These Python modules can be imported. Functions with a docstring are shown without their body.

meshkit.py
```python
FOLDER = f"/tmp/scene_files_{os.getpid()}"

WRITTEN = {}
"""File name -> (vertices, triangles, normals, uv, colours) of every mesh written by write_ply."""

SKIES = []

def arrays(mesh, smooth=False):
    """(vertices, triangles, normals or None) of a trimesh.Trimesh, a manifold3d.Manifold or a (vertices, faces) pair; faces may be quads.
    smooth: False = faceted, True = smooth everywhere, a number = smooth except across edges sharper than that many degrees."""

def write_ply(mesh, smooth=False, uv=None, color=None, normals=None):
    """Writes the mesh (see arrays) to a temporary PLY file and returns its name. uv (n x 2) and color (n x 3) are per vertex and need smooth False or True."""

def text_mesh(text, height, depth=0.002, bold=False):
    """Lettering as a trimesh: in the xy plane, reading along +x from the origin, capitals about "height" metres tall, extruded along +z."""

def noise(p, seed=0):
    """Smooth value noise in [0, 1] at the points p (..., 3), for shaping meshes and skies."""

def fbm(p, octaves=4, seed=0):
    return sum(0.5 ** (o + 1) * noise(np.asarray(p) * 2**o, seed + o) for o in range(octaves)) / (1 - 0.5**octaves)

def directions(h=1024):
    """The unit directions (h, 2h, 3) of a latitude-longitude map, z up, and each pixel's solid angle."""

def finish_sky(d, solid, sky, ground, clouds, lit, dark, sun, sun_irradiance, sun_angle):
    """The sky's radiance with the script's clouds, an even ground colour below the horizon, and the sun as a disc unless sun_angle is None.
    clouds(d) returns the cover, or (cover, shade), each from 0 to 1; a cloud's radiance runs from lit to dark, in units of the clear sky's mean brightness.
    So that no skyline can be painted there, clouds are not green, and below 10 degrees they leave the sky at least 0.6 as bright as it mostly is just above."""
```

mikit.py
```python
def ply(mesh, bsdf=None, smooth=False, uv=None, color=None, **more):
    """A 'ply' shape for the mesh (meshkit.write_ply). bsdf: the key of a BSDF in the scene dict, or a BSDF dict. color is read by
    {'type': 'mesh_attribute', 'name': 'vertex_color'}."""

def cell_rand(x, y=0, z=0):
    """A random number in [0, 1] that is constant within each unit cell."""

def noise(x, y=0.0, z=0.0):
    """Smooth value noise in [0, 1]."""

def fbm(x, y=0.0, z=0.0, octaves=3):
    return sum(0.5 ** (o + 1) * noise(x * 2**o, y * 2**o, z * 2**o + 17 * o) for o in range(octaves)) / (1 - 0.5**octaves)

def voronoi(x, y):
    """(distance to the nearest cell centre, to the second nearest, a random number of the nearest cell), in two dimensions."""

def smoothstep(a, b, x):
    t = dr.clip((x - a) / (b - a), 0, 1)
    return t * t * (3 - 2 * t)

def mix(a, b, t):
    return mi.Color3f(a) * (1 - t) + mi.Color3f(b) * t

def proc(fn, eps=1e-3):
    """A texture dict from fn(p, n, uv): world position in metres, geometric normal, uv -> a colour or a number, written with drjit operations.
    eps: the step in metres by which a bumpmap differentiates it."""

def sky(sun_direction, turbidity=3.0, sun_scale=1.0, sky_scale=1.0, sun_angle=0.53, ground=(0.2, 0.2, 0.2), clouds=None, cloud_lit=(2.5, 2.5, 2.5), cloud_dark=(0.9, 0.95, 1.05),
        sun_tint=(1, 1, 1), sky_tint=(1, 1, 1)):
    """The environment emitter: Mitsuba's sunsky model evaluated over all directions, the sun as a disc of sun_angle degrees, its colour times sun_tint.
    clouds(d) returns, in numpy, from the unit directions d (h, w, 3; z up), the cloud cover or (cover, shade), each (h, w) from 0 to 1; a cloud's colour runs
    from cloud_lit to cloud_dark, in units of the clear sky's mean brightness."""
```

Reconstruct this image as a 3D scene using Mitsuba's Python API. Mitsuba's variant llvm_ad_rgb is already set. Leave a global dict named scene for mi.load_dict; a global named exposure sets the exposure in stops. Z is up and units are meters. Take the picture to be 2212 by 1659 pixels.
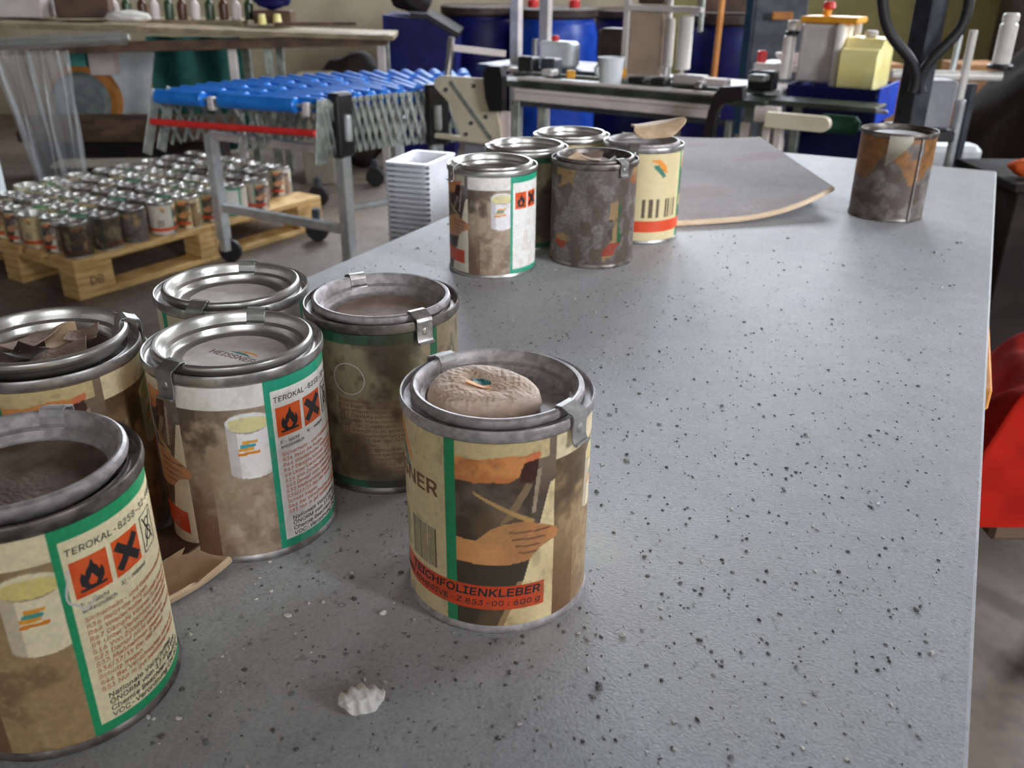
import math
import numpy as np
import trimesh
import shapely
import shapely.affinity
from shapely.geometry import Polygon, LineString, Point, box as sbox
import drjit as dr
import mitsuba as mi
import mikit
import meshkit
from mikit import proc, noise, fbm, smoothstep, mix, voronoi

T = mi.ScalarTransform4f
scene, labels = {}, {}
PI = math.pi

# ------------------------------------------------------------------ camera, light, exposure
exposure = 0.32
CAM = np.array([0.0, 0.0, 1.064])
PITCH, ROLL = math.radians(24.997), math.radians(-0.487)
_F = np.array([0, math.cos(PITCH), -math.sin(PITCH)])
_R = np.array([1.0, 0, 0])
_D = np.cross(_F, _R)
_UP = -(-math.sin(ROLL) * _R + math.cos(ROLL) * _D)
scene['camera'] = {
    'type': 'thinlens', 'fov': 59.81, 'fov_axis': 'x', 'aperture_radius': 0.0011, 'focus_distance': 0.55,
    'near_clip': 0.02, 'far_clip': 60.0,
    'to_world': T().look_at(origin=CAM.tolist(), target=(CAM + _F).tolist(), up=_UP.tolist()),
}
WIN_RIGHT = (27.0, 28.0, 29.6)      # panes in the right wall, out of view, placed as the key daylight
WIN_BACK = (2.1, 2.2, 2.3)       # unseen panes behind the camera, placed to light the fronts of things
WIN_AHEAD = (14.0, 14.6, 15.4)     # unseen panes farther along the right wall, placed to light right-facing sides
WIN_HIGH = (23.0, 24.8, 27.2)         # unseen high panes of the far wall, placed to brighten the table top


# ------------------------------------------------------------------ helpers
def lin(c):
    c = np.asarray(c, float) / 255.0
    return np.where(c <= 0.04045, c / 12.92, ((c + 0.055) / 1.055) ** 2.4)


def rgb(c):
    return {'type': 'rgb', 'value': [float(x) for x in lin(c)]}


def pr(color, rough=0.5, metal=0.0, spec=0.5, **more):
    d = {'type': 'principled', 'base_color': rgb(color) if not isinstance(color, dict) else color,
         'roughness': rough if isinstance(rough, dict) else float(rough), 'metallic': float(metal), **more}
    if not metal:
        d['specular'] = float(spec)
    return d


def mat(key, *a, **k):
    scene[key] = {'type': 'twosided', 'bsdf': pr(*a, **k)}
    return key


def mottled(c0, c1, scale, lo=0.35, hi=0.65, octaves=4, sz=1.0):
    a, b = lin(c0), lin(c1)
    def fn(p, n, uv):
        return mix(a.tolist(), b.tolist(), smoothstep(lo, hi, fbm(p.x * scale, p.y * scale, p.z * scale * sz, octaves)))
    return proc(fn)


USED = {}


def numbered(key):
    k = USED.get(key, 0)
    USED[key] = k + 1
    return key if k == 0 else '%s_%03d' % (key, k)


def tag(key, label, cat, group=None, kind=None):
    labels[key] = {}
    if label:
        labels[key]['label'] = label
    if cat:
        labels[key]['category'] = cat
    if group:
        labels[key]['group'] = group
    if kind:
        labels[key]['kind'] = kind
    return key


def thing(name, label, cat, group=None):
    return tag(numbered(name), label, cat, group)


def one(name, mesh, bsdf, label, cat, group=None, kind=None, smooth=30, **k):
    key = numbered(name)
    scene[key] = mikit.ply(mesh, bsdf, smooth=smooth, **k)
    return tag(key, label, cat, group, kind)


def part(parent, name, mesh, bsdf, smooth=30, label=None, **k):
    key = numbered(parent + '__' + name)
    scene[key] = mikit.ply(mesh, bsdf, smooth=smooth, **k)
    if label:
        labels[key] = {'label': label}
    return key


def part_ref(parent, name, d, to_world, label=None):
    key = numbered(parent + '__' + name)
    scene[key] = {**d, 'to_world': to_world}
    if label:
        labels[key] = {'label': label}
    return key


def struct(name, mesh, bsdf, label=None, smooth=False):
    scene[name] = mikit.ply(mesh, bsdf, smooth=smooth)
    labels[name] = {'kind': 'structure', **({'label': label} if label else {})}
    return name


ORD = ['', 'first', 'second', 'third', 'fourth', 'fifth', 'sixth', 'seventh', 'eighth', 'ninth', 'tenth', 'eleventh', 'twelfth', 'thirteenth', 'fourteenth', 'fifteenth', 'sixteenth', 'seventeenth', 'eighteenth', 'nineteenth', 'twentieth', 'twenty-first', 'twenty-second', 'twenty-third']


def cat(*m):
    return trimesh.util.concatenate([x for x in m])


def mv(m, x=0, y=0, z=0, rz=0, rx=0, ry=0):
    m = m.copy()
    for a, ax in ((rx, [1, 0, 0]), (ry, [0, 1, 0]), (rz, [0, 0, 1])):
        if a:
            m.apply_transform(trimesh.transformations.rotation_matrix(a, ax))
    m.apply_translation([x, y, z])
    return m


def bx(sx, sy, sz, b=0.003):
    """A chamfered box centred on the origin."""
    b = min(b, sx * 0.3, sy * 0.3, sz * 0.3)
    v = []
    for i in (-1, 1):
        for j in (-1, 1):
            for k in (-1, 1):
                x, y, z = i * sx / 2, j * sy / 2, k * sz / 2
                v += [(x - i * b, y - j * b, z), (x - i * b, y, z - k * b), (x, y - j * b, z - k * b)]
    return trimesh.Trimesh(v, trimesh.convex.convex_hull(np.array(v)).faces if False else _hull(v), process=False)


def _hull(v):
    from scipy.spatial import ConvexHull
    v = np.array(v)
    h = ConvexHull(v)
    f = h.simplices.copy()
    a, b_, c = v[f[:, 0]], v[f[:, 1]], v[f[:, 2]]
    nrm = np.cross(b_ - a, c - a)
    flip = (nrm * h.equations[:, :3]).sum(1) < 0
    f[flip] = f[flip][:, ::-1]
    return f


def rbox(sx, sy, sz, r=0.02, n=4):
    """A box with rounded vertical edges and a small chamfer on top and bottom."""
    c = min(r * 0.5, sz * 0.2)
    rings = []
    a = np.linspace(0, 2 * PI, 4 * (n + 1), endpoint=False) + PI / 4 / (n + 1) * 0
    corner = []
    for q, (i, j) in enumerate(((1, 1), (-1, 1), (-1, -1), (1, -1))):
        for k in range(n + 1):
            t = q * PI / 2 + k * PI / 2 / n
            corner.append((i * (sx / 2 - r), j * (sy / 2 - r), math.cos(t), math.sin(t)))
    v = []
    for z, d in ((-sz / 2, c), (-sz / 2 + c, 0), (sz / 2 - c, 0), (sz / 2, c)):
        v += [(x + (r - d) * cx, y + (r - d) * cy, z) for x, y, cx, cy in corner]
    return trimesh.Trimesh(v, _hull(v), process=False)


def beam(p, q, w, h=None, b=0.002):
    """A bar of w x h section from p to q."""
    p, q = np.array(p, float), np.array(q, float)
    d = q - p
    L = np.linalg.norm(d)
    m = bx(L, w, h or w, b)
    x = d / L
    y = np.cross([0, 0, 1.0], x)
    y = np.array([0, 1.0, 0]) if np.linalg.norm(y) < 1e-6 else y / np.linalg.norm(y)
    z = np.cross(x, y)
    M = np.eye(4)
    M[:3, 0], M[:3, 1], M[:3, 2], M[:3, 3] = x, y, z, (p + q) / 2
    m.apply_transform(M)
    return m


def rod(p, q, r, n=14):
    p, q = np.array(p, float), np.array(q, float)
    L = np.linalg.norm(q - p)
    m = lathe([(0, 0), (r * 0.85, 0), (r, r * 0.15), (r, L - r * 0.15), (r * 0.85, L), (0, L)], n)
    M = trimesh.geometry.align_vectors([0, 0, 1], (q - p) / L)
    M[:3, 3] = p
    m.apply_transform(M)
    return m


def tube(path, r, n=10):
    """A tube swept along a smooth path; r may be one radius or one per point."""
    p = np.array(path, float)
    r = np.broadcast_to(r, len(p))
    t = np.gradient(p, axis=0)
    t /= np.linalg.norm(t, axis=1, keepdims=True)
    u = np.cross(t[0], [0.3, 0.2, 1.0])
    v = []
    for k in range(len(p)):
        u = u - t[k] * (u @ t[k])
        u /= np.linalg.norm(u)
        w = np.cross(t[k], u)
        a = np.arange(n) * 2 * PI / n
        v.append(p[k] + r[k] * (np.cos(a)[:, None] * u + np.sin(a)[:, None] * w))
    v = np.concatenate(v + [p[:1], p[-1:]])
    f = []
    for k in range(len(p) - 1):
        for i in range(n):
            j = (i + 1) % n
            f += [(k * n + i, k * n + j, k * n + n + j), (k * n + i, k * n + n + j, k * n + n + i)]
    e = len(p) * n
    for i in range(n):
        j = (i + 1) % n
        f += [(e, j, i), (e + 1, e - n + i, e - n + j)]
    return trimesh.Trimesh(v, f, process=False)


def spline(pts, n=40):
    from scipy.interpolate import CubicSpline
    p = np.array(pts, float)
    s = np.r_[0, np.cumsum(np.linalg.norm(np.diff(p, axis=0), axis=1))]
    return CubicSpline(s, p)(np.linspace(0, s[-1], n))


def lathe(profile, n=64):
    """Revolves (r, z) points about z; points on the axis close the ends."""
    pts = np.array(profile, float)
    a = np.arange(n) * 2 * PI / n
    v, idx = [], []
    for r, z in pts:
        if r < 1e-9:
            idx.append([len(v)] * n)
            v.append((0, 0, z))
        else:
            idx.append(list(range(len(v), len(v) + n)))
            v += list(zip(r * np.cos(a), r * np.sin(a), np.full(n, z)))
    f = []
    for k in range(len(pts) - 1):
        A, B = idx[k], idx[k + 1]
        for i in range(n):
            j = (i + 1) % n
            if A[i] != A[j]:
                f.append((A[i], A[j], B[j] if B[i] != B[j] else B[i]))
            if B[i] != B[j]:
                f.append((A[i], B[j], B[i]))
    return trimesh.Trimesh(v, f, process=False)


def prism(poly, h):
    """A polygon (x, y) extruded from z = 0 to h."""
    poly = Polygon(poly) if not hasattr(poly, 'geom_type') else poly
    gs = getattr(poly, 'geoms', [poly])
    return cat(*[trimesh.creation.extrude_polygon(g, h, engine='earcut') for g in gs])


def upright(m):
    """(x, y, z) with y up in the drawing -> x right, z up, thickness along -y."""
    m = m.copy()
    m.apply_transform(np.array([[1, 0, 0, 0], [0, 0, -1, 0], [0, 1, 0, 0], [0, 0, 0, 1.0]]))
    return m


def grid(fn, nu, nv):
    """A sheet from fn(u, v) -> (x, y, z), u and v in [0, 1] arrays."""
    u, v = np.meshgrid(np.linspace(0, 1, nu), np.linspace(0, 1, nv), indexing='ij')
    p = np.stack(fn(u, v), -1).reshape(-1, 3)
    i = np.arange(nu * nv).reshape(nu, nv)
    q = np.stack([i[:-1, :-1], i[1:, :-1], i[1:, 1:], i[:-1, 1:]], -1).reshape(-1, 4)
    return trimesh.Trimesh(p, np.vstack([q[:, [0, 1, 2]], q[:, [0, 2, 3]]]), process=False)


def thick(m, d):
    """A sheet given a thickness d against its normals, rim closed."""
    n = m.vertex_normals
    v = np.vstack([m.vertices, m.vertices - n * d])
    N = len(m.vertices)
    e = m.edges
    s = np.sort(e, 1)
    _, inv, cnt = np.unique(s, axis=0, return_inverse=True, return_counts=True)
    b = e[cnt[inv] == 1]
    f = [m.faces, m.faces[:, ::-1] + N, np.stack([b[:, 1], b[:, 0], b[:, 0] + N], 1), np.stack([b[:, 1], b[:, 0] + N, b[:, 1] + N], 1)]
    return trimesh.Trimesh(v, np.vstack(f), process=False)


def lump(r, seed, amp=0.35, freq=1.2, sub=2, flat=(1, 1, 1)):
    """An irregular rounded lump."""
    m = trimesh.creation.icosphere(subdivisions=sub)
    d = meshkit.fbm(m.vertices * freq + seed * 7.3, 3, seed) - 0.5
    m.vertices *= (1 + 2 * amp * d)[:, None]
    m.vertices *= r * np.array(flat)
    return m


def world(x, y, z=0, deg=0):
    return T().translate([x, y, z]).rotate([0, 0, 1], deg)


# ------------------------------------------------------------------ materials of the hall
def bumped(key, inner, fn, scale, eps=0.0006):
    scene[key] = {'type': 'twosided', 'bsdf': {'type': 'bumpmap', 'arbitrary': proc(fn, eps), 'scale': float(scale), 'bsdf': inner}}
    return key


def table_color(p, n, uv):
    fine = noise(p.x * 900, p.y * 900, p.z * 900)
    mid = fbm(p.x * 55, p.y * 55, 3.0, 3)
    big = fbm(p.x * 5 + 9, p.y * 5, 1.0, 4)
    c = mix(lin((150, 152, 156)).tolist(), lin((165, 167, 170)).tolist(), smoothstep(0.3, 0.7, 0.3 * mid + 0.3 * big + 0.4 * fine))
    c = mix(c, lin((160, 154, 153)).tolist(), 0.4 * smoothstep(0.5, 0.72, big))
    speck = smoothstep(0.74, 0.84, noise(p.x * 420, p.y * 420, 5.0) * 0.7 + 0.3 * fine)
    c = mix(c, lin((100, 100, 102)).tolist(), 0.5 * speck)
    return c


bumped('grey_paint', pr(proc(table_color), 0.58, 0, 0.38), lambda p, n, uv: noise(p.x * 1050, p.y * 1050, p.z * 1050), 0.00022, 0.0003)


def floor_color(p, n, uv):
    g = fbm(p.x * 2.2, p.y * 2.2, 0.0, 4)
    f = noise(p.x * 60, p.y * 60, 0.0)
    c = mix(lin((104, 92, 82)).tolist(), lin((130, 117, 105)).tolist(), smoothstep(0.3, 0.7, 0.75 * g + 0.25 * f))
    return mix(c, lin((84, 74, 66)).tolist(), 0.7 * smoothstep(0.56, 0.72, fbm(p.x * 1.1 + 4, p.y * 1.1, 2.0, 4)))


mat('concrete', proc(floor_color), 0.55, spec=0.35)
mat('beige_wall', mottled((186, 172, 146), (203, 190, 164), 3.0), 0.75)
mat('olive_wall', mottled((140, 132, 84), (156, 147, 98), 3.0), 0.75)
mat('plaster', mottled((84, 76, 68), (96, 88, 78), 2.0), 0.8)
mat('window_frame', (150, 156, 158), 0.4)
mat('zinc', mottled((182, 186, 188), (204, 207, 208), 26.0), 0.36, 0.35)
mat('zinc_dull', mottled((140, 147, 142), (172, 177, 170), 40.0), 0.5, 0.6)
mat('chrome', (215, 215, 218), 0.18, 1.0)
mat('alu', mottled((222, 211, 206), (234, 223, 218), 30.0), 0.42, 0.1)
mat('carton_brown', mottled((126, 88, 54), (148, 106, 68), 8.0), 0.7)
mat('white_paint', mottled((222, 219, 212), (233, 230, 224), 20.0), 0.3)
mat('grey_white', mottled((190, 184, 182), (206, 200, 198), 20.0), 0.4)
mat('cream_paint', mottled((214, 203, 178), (226, 216, 192), 14.0), 0.42)
mat('tan_panel', mottled((160, 140, 122), (178, 156, 136), 9.0), 0.5)
mat('black_plastic', (26, 25, 27), 0.42)
mat('black_rubber', (34, 33, 36), 0.55)
mat('dark_steel', mottled((52, 56, 64), (70, 74, 82), 20.0), 0.45, 0.2)
mat('dark_green', mottled((40, 48, 42), (62, 70, 60), 18.0), 0.5)
mat('green_belt', (18, 74, 54), 0.55)
mat('roller_blue', mottled((24, 112, 205), (34, 126, 218), 30.0), 0.34)
mat('red_paint', mottled((206, 42, 42), (218, 54, 50), 30.0), 0.4)
mat('drum_blue', mottled((12, 62, 168), (22, 74, 182), 12.0), 0.36)
mat('navy', mottled((8, 14, 72), (12, 20, 88), 12.0), 0.45, spec=0.3)
mat('crate_blue_lit', mottled((12, 56, 178), (20, 66, 190), 16.0), 0.42)  # lit copy of the blue crate's colour
mat('dark_lid', mottled((42, 32, 28), (66, 52, 44), 12.0), 0.6)
mat('brown_box', mottled((60, 42, 32), (84, 62, 46), 10.0), 0.7)
mat('amber', mottled((222, 152, 34), (232, 164, 44), 30.0), 0.4)
mat('orange_wood', mottled((196, 128, 62), (216, 148, 80), 40.0, sz=0.2), 0.55)
mat('canister_yellow', mottled((244, 232, 150), (250, 240, 170), 20.0), 0.35)
mat('milky', mottled((214, 222, 224), (226, 232, 234), 20.0), 0.4)
mat('tray_white', mottled((220, 222, 228), (230, 232, 238), 20.0), 0.42)
mat('teal_paint', mottled((10, 62, 92), (16, 74, 104), 10.0), 0.5)
mat('teal_cloth', mottled((14, 78, 70), (26, 96, 86), 10.0), 0.7)
mat('teal_box', mottled((60, 140, 136), (80, 156, 150), 16.0), 0.6)
mat('pink_white', mottled((206, 192, 192), (220, 206, 204), 14.0), 0.6)
mat('rust_orange', mottled((168, 106, 44), (190, 124, 56), 14.0), 0.6)
mat('grey_teal', mottled((104, 120, 118), (124, 138, 134), 20.0), 0.6)
mat('bench_wood', mottled((126, 112, 90), (152, 137, 112), 16.0), 0.6)
mat('dark_wood', mottled((70, 52, 40), (98, 76, 60), 12.0), 0.65)
mat('pale_plank', mottled((160, 156, 142), (180, 174, 158), 12.0), 0.6)
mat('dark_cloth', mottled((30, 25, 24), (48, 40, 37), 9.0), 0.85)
mat('brown_cloth', mottled((24, 17, 13), (40, 29, 22), 7.0), 0.9, spec=0.1)
mat('grey_bin', mottled((134, 134, 144), (150, 150, 158), 16.0), 0.5)
mat('green_glass', (46, 70, 44), 0.25)
mat('brown_glass', (86, 56, 40), 0.25)
mat('dusty_pink', mottled((176, 150, 142), (196, 170, 160), 20.0), 0.6)
mat('red_cloth', mottled((150, 20, 10), (168, 28, 14), 22.0), 0.85, spec=0.15)
mat('orange_rag', mottled((190, 78, 36), (206, 94, 48), 22.0), 0.85, spec=0.15)


def wood_color(p, n, uv):
    w = fbm(p.x * 14 + p.y * 9, p.y * 14 - p.x * 9, p.z * 90, 3)
    return mix(lin((196, 156, 96)).tolist(), lin((224, 188, 128)).tolist(), smoothstep(0.3, 0.7, w))


mat('pallet_wood', proc(wood_color), 0.65)

# ------------------------------------------------------------------ the hall
X0, X1, Y0, Y1, HZ = -5.2, 3.6, -4.2, 7.2, 3.7
struct('floor', mv(bx(X1 - X0 + 0.4, Y1 - Y0 + 0.4, 0.2, 0.001), (X0 + X1) / 2, (Y0 + Y1) / 2, -0.1), 'concrete', 'grey brown concrete floor')
struct('ceiling', mv(bx(X1 - X0 + 0.4, Y1 - Y0 + 0.4, 0.2, 0.001), (X0 + X1) / 2, (Y0 + Y1) / 2, HZ + 0.1), 'plaster')
struct('wall_left', mv(bx(0.2, Y1 - Y0, HZ, 0.001), X0 - 0.1, (Y0 + Y1) / 2, HZ / 2), 'plaster')
struct('wall_back', mv(bx(6.3, 0.2, 2.0, 0.001), X0 + 3.15, Y1 + 0.1, 1.0), 'beige_wall', 'beige wall')
struct('wall_back_right', mv(bx(2.5, 0.2, 2.0, 0.001), X1 - 1.25, Y1 + 0.1, 1.0), 'olive_wall', 'olive green wall')


def glazed_wall(side, name, along0, along1, wins, z0, z1, radiance, zb=0.0, then=None):
    """A wall with a band of steel windows out of view, placed to light the hall; side gives the plane, wins the (start, end) of each opening."""
    def P(a, b, z, sa, sb, sz):
        m = bx(sa, sb, sz, 0.002)
        if side == 'x':
            return mv(m, X1 + 0.1 + b, a, z, rz=PI / 2)
        return mv(m, a, (Y0 - 0.1 if side == 'y' else Y1 + 0.1) - b, z)
    L = along1 - along0
    parts = [P((along0 + along1) / 2, 0, (zb + z0) / 2, L, 0.2, z0 - zb), P((along0 + along1) / 2, 0, (z1 + HZ) / 2, L, 0.2, HZ - z1)]
    edges = [along0] + [e for w in wins for e in w] + [along1]
    for a, b in zip(edges[0::2], edges[1::2]):
        parts.append(P((a + b) / 2, 0, (z0 + z1) / 2, b - a, 0.2, z1 - z0))
    struct(name, cat(*parts), 'plaster')
    for iw, (w0, w1) in enumerate(wins):
        if iw and then:
            radiance = then
        k = 1
        while 'unseen_window_%d' % k in labels:
            k += 1
        key = 'unseen_window_%d' % k
        labels[key] = {'kind': 'structure', 'label': 'unseen steel framed frosted glazing, placed to light the hall'}
        nc, nr = 3, 2
        cw, ch = (w1 - w0) / nc, (z1 - z0) / nr
        bars = [P(w0 + i * cw, 0, (z0 + z1) / 2, 0.05, 0.06, z1 - z0) for i in range(nc + 1)]
        bars += [P((w0 + w1) / 2, 0, z0 + i * ch, w1 - w0, 0.06, 0.05) for i in range(nr + 1)]
        part(key, 'frame', cat(*bars), 'window_frame', smooth=False)
        for i in range(nc):
            for j in range(nr):
                a, z = w0 + (i + 0.5) * cw, z0 + (j + 0.5) * ch
                hw, hh = cw / 2 - 0.02, ch / 2 - 0.02
                if side == 'x':
                    v = [(X1 + 0.1, a - hw, z - hh), (X1 + 0.1, a + hw, z - hh), (X1 + 0.1, a + hw, z + hh), (X1 + 0.1, a - hw, z + hh)]
                    m = trimesh.Trimesh(v, [(0, 2, 1), (0, 3, 2)], process=False)
                else:
                    yy = Y0 - 0.1 if side == 'y' else Y1 + 0.1
                    v = [(a - hw, yy, z - hh), (a + hw, yy, z - hh), (a + hw, yy, z + hh), (a - hw, yy, z + hh)]
                    m = trimesh.Trimesh(v, [(0, 2, 1), (0, 3, 2)] if side == 'y' else [(0, 1, 2), (0, 2, 3)], process=False)
                part(key, 'pane', m, 'plaster', smooth=False, emitter={'type': 'area', 'radiance': {'type': 'rgb', 'value': list(radiance)}})


glazed_wall('x', 'wall_right', Y0, Y1, [(-3.7, -1.5), (2.9, 4.5)], 1.25, 3.2, WIN_RIGHT, then=WIN_AHEAD)
glazed_wall('y', 'wall_front', X0, X1, [(-1.4, 1.6)], 1.3, 3.2, WIN_BACK)
glazed_wall('far', 'wall_back_upper', X0, X1, [(-1.3, 0.9), (1.3, 3.2)], 2.25, 3.45, WIN_HIGH, 2.0)

# ------------------------------------------------------------------ unseen cabinet-shaped blocker, in place of the camera holder, shading the near table end
key = thing('unseen_shade_cabinet', 'tall grey cabinet shape out of view, placed to shade the near end of the table', 'cabinet')
part(key, 'body', mv(bx(0.45, 1.5, 2.05, 0.006), 1.25, -1.34, 1.026), 'zinc_dull', smooth=False)
for s_ in (-1, 1):
    part(key, 'door', mv(bx(0.02, 0.73, 1.95, 0.004), 1.014, -1.34 + s_ * 0.37, 1.03), 'window_frame', smooth=False)

# ------------------------------------------------------------------ the work table
TZ = 0.75
TD = np.array([0.4469, 0.8946])          # the table's length, away from the camera
TN = np.array([-TD[1], TD[0]])           # across it, to the left
TFR = np.array([0.844, 1.57])            # its far right corner
TW, TL = 0.685, 2.1
TANG = math.atan2(TD[1], TD[0])


def on_table(s, t, z=0.0):
    """s metres back from the far edge, t metres in from the right edge."""
    p = TFR - TD * s + TN * t
    return np.array([p[0], p[1], TZ + z])


tk = thing('work_table', 'long grey work table strewn with dust and grit, carrying the adhesive tins', 'table')
c = on_table(TL / 2, TW / 2)
part(tk, 'table_top', mv(bx(TL, TW, 0.026, 0.002), c[0], c[1], TZ - 0.013, rz=TANG), 'grey_paint', smooth=False)
for s, t in ((0.08, 0.07), (0.08, TW - 0.07), (TL - 0.08, 0.07), (TL - 0.08, TW - 0.07)):
    q = on_table(s, t)
    part(tk, 'leg', mv(bx(0.05, 0.05, TZ - 0.026, 0.004), q[0], q[1], (TZ - 0.026) / 2, rz=TANG), 'dark_steel', smooth=False)
for t in (0.07, TW - 0.07):
    part(tk, 'rail', beam(on_table(0.11, t, -0.055), on_table(TL - 0.11, t, -0.055), 0.04, 0.05), 'dark_steel', smooth=False)
for s in (0.08, TL - 0.08):
    part(tk, 'rail', beam(on_table(s, 0.1, -0.055), on_table(s, TW - 0.1, -0.055), 0.04, 0.05), 'dark_steel', smooth=False)
part(tk, 'batten', beam(on_table(0.70, 0.001, -0.045), on_table(0.92, -0.005, -0.045), 0.012, 0.022), 'orange_wood', smooth=False, label='orange wooden batten under the right edge')

# ------------------------------------------------------------------ the adhesive tins
RB = 0.0492            # radius of the printed body
CANH = 0.119
mat('tin', mottled((204, 202, 198), (220, 218, 214), 60.0), 0.30, 0.95)
mat('tin_dusty', mottled((150, 145, 145), (178, 172, 172), 240.0), 0.5, 0.35)
mat('tin_grimy', mottled((84, 78, 74), (128, 120, 114), 110.0), 0.42, 0.6)
mat('tin_worn', mottled((150, 147, 145), (186, 182, 180), 150.0), 0.36, 0.8)
mat('clip_steel', mottled((170, 172, 170), (192, 193, 190), 120.0), 0.34, 0.9)
mat('clip_dusty', mottled((156, 154, 153), (178, 175, 174), 200.0), 0.5, 0.4)
mat('ink', (44, 38, 40), 0.5)
mat('ink_red', (196, 96, 64), 0.5)
mat('ink_brown', (116, 74, 54), 0.5)
mat('hazard_orange', mottled((222, 84, 30), (232, 98, 42), 120.0), 0.42)
mat('logo_orange', (226, 150, 60), 0.5)
mat('logo_teal', (50, 120, 118), 0.5)
mat('paper_white', mottled((206, 198, 194), (220, 213, 209), 150.0), 0.7)
bumped('foam', pr(mottled((208, 180, 158), (222, 204, 190), 46.0), 0.8), lambda p, n, uv: noise(p.x * 700, p.y * 700, p.z * 700), 0.0009)
bumped('brown_disc', pr(mottled((128, 106, 92), (152, 132, 120), 60.0), 0.75), lambda p, n, uv: noise(p.x * 900, p.y * 900, p.z * 900), 0.0004)
bumped('brown_glue', pr(mottled((92, 74, 62), (122, 104, 92), 70.0), 0.7), lambda p, n, uv: noise(p.x * 800, p.y * 800, p.z * 800), 0.0005)
mat('dark_glue', mottled((34, 24, 20), (66, 46, 36), 60.0), 0.5)
mat('tan_paper', mottled((186, 158, 126), (206, 180, 150), 60.0), 0.7)
for k, rough, cc in (('print_gloss', 0.3, 0.5), ('print_worn', 0.42, 0.2), ('print_burnt', 0.5, 0.1)):
    scene[k] = {'type': 'twosided', 'bsdf': {'type': 'principled', 'base_color': {'type': 'mesh_attribute', 'name': 'vertex_color'}, 'roughness': rough, 'specular': 0.5, 'clearcoat': cc, 'clearcoat_gloss': 0.75}}


def inside(poly, s, z):
    return shapely.contains_xy(Polygon(poly), s, z)


def smooth01(a, b, x):
    t = np.clip((x - a) / (b - a), 0, 1)
    return t * t * (3 - 2 * t)


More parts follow.
